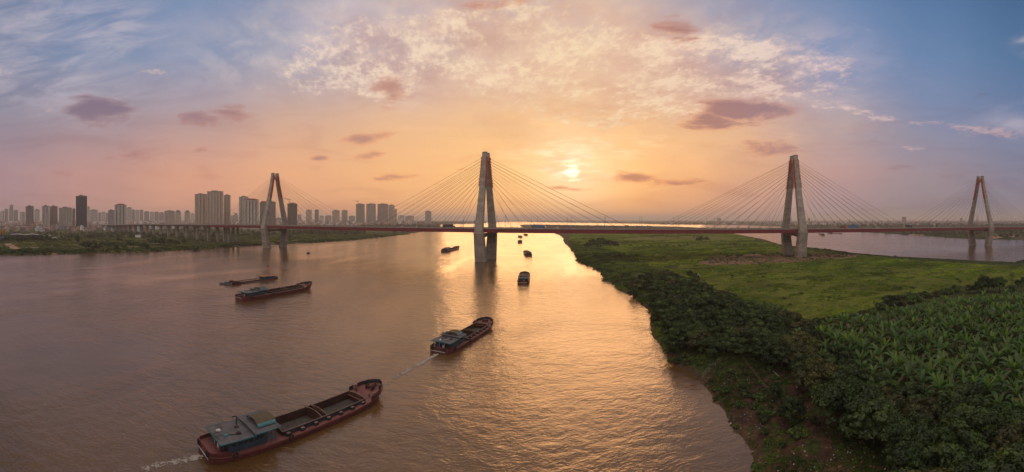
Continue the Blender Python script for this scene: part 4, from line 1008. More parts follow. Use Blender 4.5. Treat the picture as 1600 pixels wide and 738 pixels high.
# ---------------------------------------------------------------- city
def facade(name, wall, glass, floor=3.3, bay=3.4, frac=0.5, rough=0.6, band=0.0):
    """a rendered facade with rows of window openings, storey lines and a little unevenness from flat to flat"""
    m, n = mat(name)
    tc = n.n('ShaderNodeTexCoord').outputs['Object']; x, y, z = n.sep(tc)
    nn = n.n('ShaderNodeNewGeometry').outputs['Normal']; nt = n.n('ShaderNodeVectorTransform', vector_type='NORMAL', convert_from='WORLD', convert_to='OBJECT'); n.put(nt.inputs[0], nn)
    nx, ny, nz = n.sep(nt.outputs[0])
    h = n.m('ADD', n.m('MULTIPLY', x, n.m('GREATER_THAN', n.m('ABSOLUTE', ny), .7)), n.m('MULTIPLY', y, n.m('GREATER_THAN', n.m('ABSOLUTE', nx), .7)))
    fz = n.m('FRACT', n.m('DIVIDE', z, floor)); fh = n.m('FRACT', n.m('DIVIDE', n.m('ADD', h, 500), bay))
    win = n.m('MULTIPLY', n.m('MULTIPLY', n.m('GREATER_THAN', fz, .30), n.m('LESS_THAN', fz, .82)), n.m('MULTIPLY', n.m('GREATER_THAN', fh, .5 - frac/2), n.m('LESS_THAN', fh, .5 + frac/2)))
    win = n.m('MULTIPLY', win, n.m('LESS_THAN', n.m('ABSOLUTE', nz), .5))
    wn = n.n('ShaderNodeTexWhiteNoise', noise_dimensions='2D'); n.put(wn.inputs['Vector'], n.xyz(n.m('FLOOR', n.m('DIVIDE', n.m('ADD', h, 500), bay)), n.m('FLOOR', n.m('DIVIDE', z, floor)), 0))
    g = n.mix(wn.outputs['Value'], tuple(c * .6 for c in glass), tuple(min(1, c * 1.8) for c in glass))
    wall = (min(1, wall[0] * 1.06), wall[1] * .97, wall[2] * .88)
    wl = n.mix(n.smooth(n.noise(n.v('MULTIPLY', tc, (.3, .3, .02)), 1.0, 4, .6), .35, .65), tuple(c * .85 for c in wall), tuple(min(1, c * 1.1) for c in wall))
    if band: wl = n.mix(n.m('MULTIPLY', n.m('LESS_THAN', fz, .12), band), wl, tuple(c * .5 for c in wall))
    b = n.n('ShaderNodeBsdfPrincipled'); n.put(b.inputs['Base Color'], n.mix(win, wl, g)); b.inputs['Roughness'].default_value = rough; b.inputs['Specular IOR Level'].default_value = .3
    finish(n, b.outputs[0]); return m
F_CREAM = facade('cream_facade', (.44, .39, .33), (.05, .05, .055))
F_PALE = facade('pale_facade', (.58, .55, .51), (.09, .09, .10), frac=.4)
F_GREY = facade('grey_facade', (.36, .335, .33), (.07, .055, .06), frac=.5)
F_BROWN = facade('brown_facade', (.31, .26, .23), (.065, .045, .045), frac=.55)
F_GLASS = facade('dark_glass_facade', (.075, .08, .10), (.022, .026, .034), 3.6, 2.4, .8, .35)
F_BARE = facade('bare_concrete_frame', (.16, .14, .13), (.02, .018, .016), 3.4, 5.0, .8, .9)
F_TAN = facade('tan_facade', (.56, .47, .39), (.11, .07, .065), frac=.42, band=.5)
M_RSIGN = plain('red_roof_sign', (.55, .05, .03), .6, .3); M_RTILE = plain('red_roof_tile', (.20, .065, .04), .85, .2, rnd=.4); M_GROOF = plain('grey_roof', (.16, .15, .15), .8, .2, rnd=.3)
def highrise(px0, px1, ytop, dist, fm, label, group=None, recess=3, dep=.5, red=False, crane=False, dome=False, strip=None, gz=6.0, step=0, bare=False):
    a = ((px0 + px1) / 2 - CX) / K; W = (px1 - px0) / K * dist; H = CAM_Z + (HY - ytop) / K * dist - gz
    x, y = dist * sin(a), dist * cos(a)
    root = empty('tower_block', (x, y, gz), -a); tag(root, label, 'tower block', group)
    D = W * dep; nb = recess * 2 + 1; mb = MB()
    for k in range(nb):                         # bays that step in and out give the facade real relief
        x0 = -W/2 + W * k / nb; x1 = x0 + W / nb; off = 0 if k % 2 == 0 else min(3.5, W * .09)
        hh = H - (step if k in (0, nb - 1) else 0)
        mb.box(x0, x1 - .01, -D/2 + off, D/2 - off, -3, hh)
    mb.build('body', fm, root)
    if strip:
        mb = MB()
        for k in range(1, nb, 2):
            x0 = -W/2 + W * k / nb; mb.box(x0 + .3, x0 + W/nb * .45, -D/2 + min(3.5, W*.09) - .8, -D/2 + min(3.5, W*.09) - .003, 0, H - 4)
        mb.build('balcony_strip', strip, root)['kind'] = 'stuff'
    mb = MB(); mb.box(-W*.5 - .25, W*.5 + .25, -D*.5 - .25, D*.5 + .25, H + .003 - step * 0, H + 1.3); mb.build('roof_parapet', M_CONCD if not red else M_RTILE, root)
    mb = MB(); mb.box(-W*.22, W*.16, -D*.25, D*.25, H + 1.301, H + 5.2); mb.box(W*.24, W*.34, -D*.1, D*.2, H + 1.301, H + 3.6); mb.build('plant_room', M_CONC if not bare else M_CONCD, root)
    if red:
        mb = MB(); mb.box(-W*.3, W*.3, -D*.5 - .3, -D*.5 - .05, H + 1.31, H + 4.2); mb.build('rooftop_sign', M_RSIGN, root)
    if dome:
        mb = MB(); r = W * .36; mb.loft([[(r * q * cos(t_), r * q * sin(t_), H + 1.31 + hh) for t_ in np.linspace(0, 2*pi, 14, endpoint=False)] for hh, q in ((0, 1), (3, .96), (6, .75), (8.5, .4), (9.5, .08))]); mb.build('dome', M_GROOF, root)
    return root
def crane(px, ybase, ytop, dist, label, left=1):
    a = (px - CX) / K; z0 = CAM_Z + (HY - ybase) / K * dist; z1 = CAM_Z + (HY - ytop) / K * dist; h = z1 - z0
    root = empty('tower_crane', (dist * sin(a), dist * cos(a), z0), -a); tag(root, label, 'crane')
    mb = MB(); mb.box(-.9, .9, -.9, .9, -30, h * .75); mb.build('mast', M_RSIGN if px < 460 else M_BOXTAN, root)
    mb = MB(); mb.tube([(-left * h * .35, 0, h * .78), (0, 0, h * .75), (left * h * .9, 0, h * 1.0)], .8, 4); mb.tube([(0, 0, h * .75), (0, 0, h * 1.05)], .5, 4); mb.tube([(0, 0, h*1.05), (left * h * .6, 0, h * .93)], .2, 4); mb.build('jib', M_BOXTAN, root)
T = highrise
T(304.4, 323.2, 304.4, 1500, F_TAN, 'left one of three joined brown apartment towers left of the bridge tower', recess=3, step=0, strip=F_BROWN)
T(323.4, 348.9, 300.2, 1462, F_TAN, 'middle and tallest of the three joined brown apartment towers', recess=5, step=3, strip=F_BROWN)
T(349.5, 360.2, 305.8, 1530, F_TAN, 'right and narrowest of the three joined brown apartment towers', recess=2, strip=F_BROWN)
T(373.2, 388, 308.4, 1480, F_PALE, 'pale apartment tower with a red edged roof left of the leftmost bridge tower', recess=2, red=False, strip=F_BROWN)
T(381.5, 404.2, 312.6, 1440, F_PALE, 'wide white apartment block with red roof signs beside the leftmost bridge tower', recess=4, red=True, strip=F_GLASS)
T(405.8, 418, 316.6, 1470, F_GREY, 'grey slab with a red roof light just left of the leftmost bridge tower', recess=2, red=True)
T(418.4, 430.8, 316.2, 1475, F_BROWN, 'brown slab seen between the legs of the leftmost bridge tower', recess=3)
T(449.2, 464.4, 318.8, 1600, F_BARE, 'unfinished dark tower under a crane right of the leftmost bridge tower', recess=1, bare=True)
crane(452, 318.8, 310, 1600, 'tower crane on the unfinished dark tower', -1)
T(478, 487, 329, 2100, F_TAN, 'small tan block with peaked top right of the unfinished tower', recess=1, dome=False)
T(491.6, 498.2, 328.6, 2150, F_GREY, 'narrow grey block, second right of the unfinished tower', recess=1)
T(519, 530.8, 329.6, 2150, F_TAN, 'tan twin topped block left of a narrower one behind the cables', recess=2)
T(534, 543, 329.4, 2250, F_CREAM, 'narrow cream block right of the tan twin topped one', recess=1)
T(556.2, 569.8, 319.5, 2300, F_BROWN, 'hazy brown tower with a crane, leftmost of four right of the city', recess=1)
crane(559, 319.5, 313.5, 2300, 'tower crane on the hazy brown tower', -1)
T(572.4, 587.2, 319.2, 2320, F_GREY, 'hazy grey tower, second of four in the row right of the city', recess=2)
T(589.8, 606.4, 319.4, 2300, F_BROWN, 'widest hazy tower, third of four in the row right of the city', recess=2)
T(606.8, 616.6, 321.0, 2340, F_TAN, 'hazy tan tower with stepped side, last of four in the row', recess=1)
T(616.8, 620, 327.5, 2360, F_TAN, 'low narrow block at the right foot of the four hazy towers', recess=1)
T(664.2, 674, 330.6, 2700, F_GREY, 'lone hazy block standing by itself left of the central bridge tower', recess=1, gz=4)
T(40, 52.8, 323.2, 1500, F_BROWN, 'plain brown slab tower, first large one from the left', recess=1)
T(53.6, 62, 328.3, 2300, F_PALE, 'hazy pale tower right of the plain brown slab', recess=1)
T(65.4, 77.6, 322.8, 1480, F_PALE, 'white tower with dark strips adjoining a brown one', recess=2, strip=F_BROWN, red=False)
T(77.9, 90, 323.2, 1520, F_BROWN, 'brown tower adjoining the white one with dark strips', recess=1)
T(92, 112.6, 325.6, 1420, F_PALE, 'wide white block with many bays left of the black glass tower', recess=5, strip=F_GREY)
T(113, 117.6, 327.4, 1430, F_CREAM, 'narrow block squeezed between the wide white block and the black glass tower', recess=1)
T(118.6, 136, 307.2, 1350, F_GLASS, 'tall black glass tower standing above its neighbours', recess=1)
T(136.4, 140.2, 324.0, 2300, F_PALE, 'thin hazy tower at the right edge of the black glass tower', recess=1)
T(140.4, 153, 328.8, 2400, F_PALE, 'hazy twin block right of the black glass tower', recess=2)
T(169, 178.8, 329.2, 1700, F_GREY, 'grey block at the left side of the tower with red roof sign', recess=2)
T(179, 197.6, 320.8, 1450, F_PALE, 'pale tower with a red roof sign in the middle of the left skyline', recess=3, red=True, strip=F_GLASS)
T(197.8, 206, 325.0, 2300, F_PALE, 'hazy tower right behind the one with the red roof sign', recess=1)
T(256.8, 273, 330.2, 2200, F_CREAM, 'cream block with a notched top left of the domed ones', recess=2)
T(273.4, 283, 331.4, 2150, F_TAN, 'left one of two domed apartment blocks', recess=1, dome=True)
T(288.2, 297, 331.4, 2150, F_TAN, 'right one of two domed apartment blocks', recess=1, dome=True)
for i, (a, b, yt) in enumerate([(0, 3.2, 331), (3.6, 6.4, 330), (7, 12.6, 327.2), (13.6, 15, 325.8), (15, 20.8, 321), (21.2, 28, 329), (31, 33, 332), (33.4, 39, 331.8), (153.6, 158, 333), (158.4, 165, 331.8), (165.4, 169, 333.2),
                                (206.2, 211, 328.4), (211.4, 218, 329.0), (218.4, 224, 328.6), (225, 233, 331), (234, 241, 332), (241.5, 248, 331.6), (248.5, 256.4, 332.6), (297.6, 304, 334.6), (360.6, 372, 337.5), (431, 440, 341), (440.6, 449, 340),
                                (465, 471, 336), (366, 371, 333.8), (499, 506, 338), (508, 518, 337.5), (545, 555, 338.2), (622, 632, 337.5), (633, 647, 338)]):
    T(a, b, yt, 3000 + (i * 137) % 500, (F_PALE, F_CREAM, F_GREY)[i % 3], 'pale hazy tower block far back in the city skyline', 'far hazy tower blocks of the city', recess=1, gz=7)

# low houses of the city
rg = random.Random(11)
HM = [plain('house_wall_%s' % nme, c, .85, .2, var=.12, scale=.3, rnd=.25) for nme, c in (('cream', (.50, .42, .33)), ('white', (.68, .64, .60)), ('grey', (.26, .25, .24)), ('pink', (.46, .28, .23)), ('ochre', (.46, .31, .18)))]
M_HWIN = plain('house_window_dark', (.035, .035, .04), .4, .4)
def house_mesh(i):
    r_ = random.Random(100 + i); mb = MB(); W = r_.uniform(7, 17); D = r_.uniform(9, 14); H = r_.choice((6.5, 9, 10, 12.5, 15)); st_ = int(H / 3.2)
    mb.box(-W/2, W/2, -D/2, D/2, -2, H, 0)
    if i % 3 == 0: mb.add([(-W/2-.4, -D/2-.4, H+.003), (W/2+.4, -D/2-.4, H+.003), (W/2+.4, D/2+.4, H+.003), (-W/2-.4, D/2+.4, H+.003), (-W/2-.4, 0, H+2.8), (W/2+.4, 0, H+2.8)], [(0,1,5,4), (2,3,4,5), (1,2,5), (3,0,4), (0,3,2,1)], 1)
    else:
        mb.box(-W/2-.3, W/2+.3, -D/2-.3, D/2+.3, H+.003, H+.9, 1); mb.box(-W*.3, W*.1, -D*.2, D*.3, H+.901, H+3.4, 0); mb.box(W*.2, W*.32, -D*.1, D*.1, H+.901, H+2.3, 3)
    for f in range(st_):
        z = .9 + f * 3.1
        for k in range(max(2, int(W / 3))):
            x = -W/2 + (k + .5) * W / max(2, int(W / 3)); mb.box(x-.75, x+.75, -D/2-.05, -D/2-.003, z, z+1.6, 2)
    return mb, W, D, H
protos = {}
def house_at(x, y, z, i, label, group):
    hm = i % 5; key = (i % 12, hm)
    if key not in protos:
        mb, W, D, H = house_mesh(i % 12)
        o = mb.build('house', [HM[hm], (M_RTILE, M_GROOF, M_GROOF)[i % 3], M_HWIN, M_STEEL]); protos[key] = o.data
    else:
        o = bpy.data.objects.new('house', protos[key]); C.objects.link(o)
    o.location = (x, y, z); a = atan2(x, y); o.rotation_euler = (0, 0, -a + rg.uniform(-.5, .5)); tag(o, label, 'house', group)
spots = []
tries = 0
while len(spots) < 285 and tries < 60000:
    tries += 1
    px = rg.uniform(-5, 560); yb = rg.uniform(354.0, 361.5) if px < 260 else rg.uniform(351.5, 357.5)
    lim = 361.6 if px < 235 else 358.5
    if yb > lim: continue
    if 330 < px < 560 and rg.random() < .35: continue
    x, y = G(px, yb, 7)
    if any(hypot(x - q[0], y - q[1]) < 15 for q in spots): continue
    spots.append((x, y, px))
for i, (x, y, px) in enumerate(spots):
    hm = i % 5; key = (i % 12, hm)
    l = ('cream', 'white', 'grey', 'pinkish', 'ochre')[hm] + ' low city house ' + ('with a red pitched roof', 'with a flat roof', 'with a flat roof')[(i % 12) % 3] + ' among the houses along the left bank'
    house_at(x, y, zat(x, y), i, l, 'low houses of the city')
mb = MB()
for k in range(1900):
    px = rg.uniform(-10, 640); dd = rg.uniform(1900, 4200); a = (px - CX) / K; x, y = dd * sin(a), dd * cos(a); w_ = rg.uniform(8, 22); h_ = rg.choice((7, 9, 12, 15, 18, 24)); mi = rg.randrange(4)
    if px > 560 and rg.random() < .6: continue
    if dd > 2500 and px > 600: continue
    mb.box(x - w_/2, x + w_/2, y - w_/2, y + w_/2, 5, 7.5 + h_, mi); mb.box(x - w_*.3, x + w_*.2, y - w_*.3, y + w_*.3, 7.5 + h_ + .003, 7.5 + h_ + 2.5, 4 if k % 3 == 0 else (mi + 1) % 4)
for k in range(900):                            # villages across the right channel
    px = rg.uniform(1180, 1640) if k % 3 else rg.uniform(1020, 1640); dd = rg.uniform(2300, 6500); a = (px - CX) / K; x, y = dd * sin(a), dd * cos(a); w_ = rg.uniform(9, 26); h_ = rg.choice((4, 6, 6, 8, 11, 14)); mi = rg.randrange(4)
    if zat(x, y) < 2: continue
    mb.box(x - w_/2, x + w_/2, y - w_/2, y + w_/2, 5, 7 + h_, mi); mb.box(x - w_*.55, x + w_*.55, y - w_*.55, y + w_*.55, 7 + h_ + .003, 7 + h_ + 1, 4 if k % 2 else 2)
tag(mb.build('distant_houses', [HM[0], HM[1], HM[2], HM[3], M_RTILE]), kind='stuff')
T(1409, 1416, 339.6, 3400, F_BROWN, 'pale brown block with stepped roof on the far right horizon', recess=1, gz=7)
for i, (a, b, yt) in enumerate([(1120, 1127, 341.6), (1232, 1237, 340.4), (1500, 1504, 341.5), (1262, 1266, 342)]):
    T(a, b, yt, 3900, F_CREAM, 'tiny hazy block on the horizon right of the river', 'hazy blocks on the right horizon', recess=1, gz=7)
st = empty('factory_chimney', (*G(1526.5, 352, 7), 6)); tag(st, 'thin grey chimney seen between the legs of the rightmost tower', 'chimney')
mb = MB(); mb.tube([(0, 0, 0), (0, 0, 62)], [3.2, 1.8], 10); mb.build('stack', M_CONCD, st)

# works on the left bank: yellow silos, long sheds, blue tarpaulin
M_YEL = plain('yellow_silo_paint', (.42, .20, .03), .6, .3, dirt=(.2, .1, .03)); M_SHED = plain('corrugated_grey_roof', (.26, .24, .23), .6, .3, var=.15, scale=.08); M_SWALL = plain('shed_wall', (.06, .05, .05), .9, .1); M_BLUE = plain('blue_sheet', (.05, .12, .30), .5, .3)
for i, (px, lab) in enumerate(((1, 'leftmost of three yellow silos on the left bank'), (4.6, 'middle of three yellow silos on the left bank'), (8.2, 'right one of three yellow silos on the left bank'))):
    x, y = G(px, 368.5, 4); z = zat(x, y); r = empty('silo', (x, y, z)); tag(r, lab, 'silo', 'yellow cement silos on the left bank')
    mb = MB(); mb.tube([(0, 0, 5), (0, 0, 14.5)], 1.7, 14); mb.loft([[(1.7*q*cos(t_), 1.7*q*sin(t_), h_) for t_ in np.linspace(0, 2*pi, 14, endpoint=False)] for h_, q in ((2.4, .2), (4.99, 1))]); mb.build('body', M_YEL, r)
    mb = MB(); mb.loft([[(1.75*q*cos(t_), 1.75*q*sin(t_), h_) for t_ in np.linspace(0, 2*pi, 14, endpoint=False)] for h_, q in ((14.51, 1), (15.3, .5), (16.2, .45), (16.3, .1))]); mb.build('cap', M_STEEL, r)
    for k in range(4):
        mb = MB(); a = pi/4 + k*pi/2; mb.box(1.5*cos(a)-.15, 1.5*cos(a)+.15, 1.5*sin(a)-.15, 1.5*sin(a)+.15, -1, 5.2); mb.build('leg', M_YEL, r)
def shed(px0, px1, yb, D, h, label, roofm=None, z=4, wallm=None):
    x, y = G((px0+px1)/2, yb, z); dd = hypot(x, y); W = (px1-px0)/K*dd; zz = zat(x, y); r = empty('shed', (x, y, zz), -atan2(x, y)); tag(r, label, 'shed')
    mb = MB(); mb.box(-W/2+.3, W/2-.3, -D/2+.3, D/2-.3, -1.5, h); mb.build('wall', wallm or M_SWALL, r)
    mb = MB(); n_ = max(1, int(W/22))
    for k in range(n_):
        x0 = -W/2 + W*k/n_; x1 = x0 + W/n_ - .05; xm = (x0+x1)/2
        mb.loft([[(x0, yy, h+.01), (xm, yy, h+1.7), (x1, yy, h+.01), (x1, yy, h+.16), (xm, yy, h+1.85), (x0, yy, h+.16)] for yy in (-D/2-.5, D/2+.5)])
    mb.build('roof', roofm or M_SHED, r)
    return r
shed(17, 61, 372.5, 40, 6.5, 'long grey roofed shed behind trees on the left bank')
shed(66, 80, 373, 18, 4.5, 'grey roofed shed between the long shed and the small white one')
shed(81, 89.5, 376.5, 12, 4, 'small white roofed shed among bushes on the left bank', M_WHITE)
shed(0, 9, 375.5, 16, 4, 'low blue roofed shed below the yellow silos', M_BLUE)
shed(16.5, 22, 372, 6, 9, 'narrow blue clad building right of the silos', M_BLUE, 4, M_BLUE)
shed(958, 968, 384.5, 9, 3.2, 'small purplish roofed hut by the big tree on the island', plain('faded_purple_roof', (.16, .11, .13), .8, .2), 2.8)
shed(1089, 1094, 437.5, 4, 2.2, 'tiny grey hut beside a bush on the green meadow', M_SHED, 2.8)
shed(1225, 1229.5, 396, 5, 2.0, 'dark site cabin at the foot of the island tower', M_BLACK, 2.8)
shed(211, 220, 369.5, 10, 5, 'pale low building near the start of the approach viaduct', M_SHED, 6, HM[1])
# ---------------------------------------------------------------- plants
rng = np.random.default_rng(7)
L_DARK = foliage('dark_green_leaves', (0.022, 0.042, 0.013), (0.052, 0.084, 0.024), .3, .5)
L_DEEP = foliage('deep_green_leaves', (0.017, 0.034, 0.012), (0.044, 0.070, 0.020), .28, .5)
L_UNDER = foliage('bright_undergrowth', (0.050, 0.085, 0.018), (0.095, 0.13, 0.03), .35, .05, .1)
L_MID = foliage('mid_green_leaves', (0.036, 0.066, 0.016), (0.085, 0.125, 0.032), .32, .5)
L_DUSK = foliage('brownish_green_leaves', (0.034, 0.038, 0.015), (0.066, 0.068, 0.026), .25, .5)
L_BANANA = foliage('banana_leaves', (0.034, 0.080, 0.024), (0.085, 0.145, 0.046), .35, .8, .2)
L_SPEAR = foliage('young_banana_leaves', (0.11, 0.18, 0.025), (0.18, 0.25, 0.04), .45, .8, .2)
L_DRY = foliage('dry_banana_leaves', (0.11, 0.085, 0.045), (0.16, 0.12, 0.07), .2, .8, .2)
L_GRASS = foliage('meadow_grass_blades', (0.095, 0.150, 0.018), (0.165, 0.195, 0.032), .4, .02, .1)
L_SCRUB = foliage('dull_scrub_leaves', (0.062, 0.076, 0.020), (0.11, 0.11, 0.036), .3, .02, .1)
M_BARK = plain('bark', (0.055, 0.042, 0.032), .9, .1, var=.3, scale=2)
M_STEM = plain('banana_stem_bark', (0.06, 0.065, 0.03), .8, .2, var=.3)
def unit(n_):
    v = rng.normal(size=(n_, 3)); return v / np.linalg.norm(v, axis=1)[:, None]
def leaves(P, Nn, size, asp=1.7, spread=.55):
    """quads at P facing roughly Nn"""
    n_ = len(P); N2 = Nn + rng.normal(size=(n_, 3)) * spread; N2 /= np.linalg.norm(N2, axis=1)[:, None]
    h = unit(n_); u = np.cross(N2, h); u /= np.linalg.norm(u, axis=1)[:, None] + 1e-9; v = np.cross(N2, u)
    s = size * rng.uniform(.6, 1.35, n_)[:, None]; u = u * s * .5 * asp; v = v * s * .5
    V = np.stack([P - u, P + v * .9 - u * .1, P + u, P - v * .9 - u * .1], 1).reshape(-1, 3)
    F = np.arange(n_ * 4).reshape(-1, 4); return V, F
def crown(R, H, z0, nl, size, nclump, flat=1.0, jag=.12):
    """leaf clumps spread through a dome: uneven outline, gaps between"""
    C0 = []; 
    while len(C0) < nclump:
        v = unit(1)[0]; 
        if v[2] < -.25: continue
        q = rng.uniform(.45, .92) if rng.random() < .75 else rng.uniform(.1, .5)
        C0.append((v[0] * R * q, v[1] * R * q, z0 + H * (.30 + .62 * max(v[2], -.2) * q), R * rng.uniform(.13, .26)))
    C0 = np.array(C0); w_ = C0[:, 3] ** 2; k = rng.choice(len(C0), nl, p=w_ / w_.sum()); dv = unit(nl); dv[:, 2] = np.abs(dv[:, 2]) * np.where(rng.random(nl) < .85, 1, -1)
    rr = C0[k, 3] * rng.uniform(.85, 1.06, nl) * (1 + jag * rng.normal(size=nl)); P = C0[k, :3] + dv * rr[:, None] * np.array([1, 1, .72 * flat])
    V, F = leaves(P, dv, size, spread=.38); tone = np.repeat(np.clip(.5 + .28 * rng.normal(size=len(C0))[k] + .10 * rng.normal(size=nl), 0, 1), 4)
    return V, F, tone
def trunk_mb(H, R, r0, nl=5, lean=.0, rg_=random):
    mb = MB(); top = (lean * H, 0, H * .62); mb.tube([(0, 0, -.6), (lean * H * .3, .05, H * .3), top], [r0, r0 * .75, r0 * .5], 7)
    for i in range(nl):
        a = 2 * pi * i / nl + rg_.uniform(-.4, .4); q = rg_.uniform(.4, .75); zz = H * rg_.uniform(.28, .5); mb.tube([(lean * zz, 0, zz), (cos(a) * R * q * .5 + lean * zz, sin(a) * R * q * .5, zz + H * .18), (cos(a) * R * q, sin(a) * R * q, H * rg_.uniform(.6, .82))], [r0 * .42, r0 * .28, r0 * .1], 5)
    return mb
def tree_proto(kind, R, H, nl, size, ncl, m, r0=.22, z0=.2, flat=1.0):
    root = empty(kind); V, F, tn = crown(R, H * (1 - z0 * .6), H * z0, nl, size, ncl, flat)
    o_ = mesh_np('crown', V, F, m, parent=root); at = o_.data.attributes.new('tone', 'FLOAT', 'POINT'); at.data.foreach_set('value', tn.astype(np.float32)); trunk_mb(H, R, r0, rg_=random.Random(int(R * 100))).build('trunk', M_BARK, root); root['R'] = R
    return root
def put(proto, x, y, s=1.0, label=None, cat='tree', group=None, zs=1.0, used=set()):
    o = proto if proto.name not in used else copy_tree(proto); used.add(proto.name)
    o.location = (x, y, zat(x, y) - .1); o.rotation_euler = (0, 0, rg.uniform(0, 2 * pi)); o.scale = (s, s, s * zs)
    if 'R' in o: del o['R']
    tag(o, label, cat, group); return o
class Lazy:
    """a proto whose first use is the proto itself and whose later uses are copies"""
    def __init__(s, root): s.root = root; s.used = False
    def __call__(s, x, y, sc, label, cat, group, zs=1.0, z=None, rz=None):
        o = copy_tree(s.root) if s.used else s.root; s.used = True
        if 'R' in o: del o['R']
        o.location = (x, y, (zat(x, y) if z is None else z) - .1); o.rotation_euler = (0, 0, rg.uniform(0, 2 * pi) if rz is None else rz); o.scale = (sc, sc, sc * zs)
        tag(o, label, cat, group); return o
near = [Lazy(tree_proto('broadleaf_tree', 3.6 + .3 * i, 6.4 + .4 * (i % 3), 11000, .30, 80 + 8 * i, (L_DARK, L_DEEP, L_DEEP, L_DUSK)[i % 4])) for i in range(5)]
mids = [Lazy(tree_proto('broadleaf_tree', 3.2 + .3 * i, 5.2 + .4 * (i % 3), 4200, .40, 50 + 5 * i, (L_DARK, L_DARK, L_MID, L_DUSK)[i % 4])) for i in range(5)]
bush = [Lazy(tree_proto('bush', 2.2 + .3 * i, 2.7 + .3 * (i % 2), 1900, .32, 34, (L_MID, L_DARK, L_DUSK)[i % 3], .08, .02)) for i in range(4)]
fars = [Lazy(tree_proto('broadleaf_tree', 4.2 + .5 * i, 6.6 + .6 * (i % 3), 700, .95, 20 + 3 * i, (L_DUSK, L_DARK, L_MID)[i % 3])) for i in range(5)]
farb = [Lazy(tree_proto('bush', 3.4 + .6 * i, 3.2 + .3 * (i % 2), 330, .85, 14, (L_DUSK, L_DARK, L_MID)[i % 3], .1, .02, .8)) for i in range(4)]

def poisson(poly, dmin, nmax, keep=None, seed=0, tries_=60000, dscale=None):
    r_ = random.Random(seed); xs = [p[0] for p in poly]; ys = [p[1] for p in poly]; out = []
    cand = np.array([(r_.uniform(min(xs), max(xs)), r_.uniform(min(ys), max(ys))) for _ in range(tries_)]); ok = inside(cand, poly); cand = cand[ok]
    arr = np.zeros((0, 2))
    for p in cand:
        dm_ = dmin * (dscale(p) if dscale else 1)
        if len(out) and ((arr - p) ** 2).sum(1).min() < dm_ * dm_: continue
        if keep and not keep(p): continue
        out.append(tuple(p)); arr = np.array(out)
        if len(out) >= nmax: break
    return out
# the thicket along the left edge of the island
TA = GP([(1034,490),(1026,472),(1022,452),(1040,438),(1072,448),(1112,468),(1180,492),(1240,514),(1262,540),(1262,575),(1228,584),(1196,566),(1150,560),(1115,562),(1080,554),(1062,540),(1050,522),(1040,505)], 2.5)
for i, (x, y) in enumerate(poisson(TA, 5.0, 140, seed=3)):
    dd = hypot(x, y); P_ = near if dd < 135 else mids
    P_[i % 5](x, y, rg.uniform(.85, 1.45), 'dark broadleaf tree in the dense thicket on the left edge of the island', 'tree', 'trees of the island thicket', rg.uniform(.72, .95))
TB = GP([(1262,585),(1300,590),(1350,612),(1420,640),(1500,668),(1600,690),(1700,700),(1760,900),(1600,1200),(1480,1100),(1420,860),(1375,740),(1345,690),(1300,640),(1270,612)], 2.5)
for i, (x, y) in enumerate(poisson(TB, 6.0, 80, seed=4)):
    near[i % 5](x, y, rg.uniform(1.0, 1.6), 'dark broadleaf tree in the grove below the banana field', 'tree', 'trees of the grove at the lower right', rg.uniform(.68, .85))
# single trees that stand out
near[1](*G(1236, 664, 1.5), .72, 'small lone tree on the brown bank in front of the grove', 'tree', None)
mids[1](*G(1212, 627, 2), .50, 'thin leaning tree with a bare trunk on the dry clearing', 'tree', None, 1.35)
for q in ((998, 452, 1.25), (1006, 448, 1.35), (1016, 444, 1.25), (1026, 452, 1.1), (990, 458, .9)): mids[q[0] % 5](*G(q[0], q[1], 2.5), q[2], 'tall round topped tree at the head of the island thicket', 'tree', 'tall trees at the head of the thicket')
mids[0](*G(1078, 436, 2.6), .75, 'dark pointed bush tree standing alone on the meadow beside a tiny hut', 'tree', None, 1.5); mids[2](*G(1086, 437, 2.6), .6, 'lower bush tree right beside the pointed one on the meadow', 'tree', None, 1.2)
# hedge between meadow and banana field
for i, (a, b, s) in enumerate([(1258,520,1.1),(1275,514,1.2),(1292,510,1.1),(1308,506,1.1),(1322,503,1.2),(1336,500,1.0),(1350,492,.7),(1362,488,.8),(1376,480,1.2),(1390,476,1.3),(1404,474,1.3),(1418,471,1.3),(1432,468,1.2),(1446,463,1.0),(1462,460,.8),(1480,456,1.0),(1494,452,1.2),(1240,512,1.0),(1225,505,.9)]):
    bush[i % 4](*G(a, b + 3, 2.8), s * 1.25, 'low dark bush in the hedge between the meadow and the banana field', 'bush', 'bushes of the hedge along the banana field', rg.uniform(.9, 1.2))
for i, (a, b, s, zs) in enumerate([(1528,458,1.5,1.2),(1545,456,1.8,1.15),(1562,457,1.7,1.2),(1515,458,1.1,1.1),(1580,462,1.2,1.0),(1590,448,1.1,1.1),(1600,446,1.2,1.1),(1536,448,1.5,1.1)]):
    mids[i % 5](*G(a, b, 2.8), s * .62, 'dark round bush tree in the clump at the upper right end of the banana field', 'tree', 'clump of dark trees above the banana field', zs * 1.1)
tl = empty('sapling', (*G(1581, 452, 2.8), 2.6)); tag(tl, 'thin bare sapling rising above the dark clump at the right edge', 'tree')
mb = MB(); mb.tube([(0, 0, 0), (.1, 0, 5), (-.1, .1, 9.2)], [.12, .09, .04], 6)
for i in range(6): mb.tube([(0, 0, 4 + i*.8), (cos(i*2.2)*1.0, sin(i*2.2)*1.0, 5 + i*.8)], .035, 4)
mb.build('trunk', M_BARK, tl); C0 = []; 
Pp = np.concatenate([np.array([cos(i*2.2)*.8, sin(i*2.2)*.8, 5 + i*.75]) + rng.normal(size=(50, 3)) * .38 for i in range(6)]); V, F = leaves(Pp, unit(len(Pp)), .26); mesh_np('crown', V, F, L_MID, parent=tl)
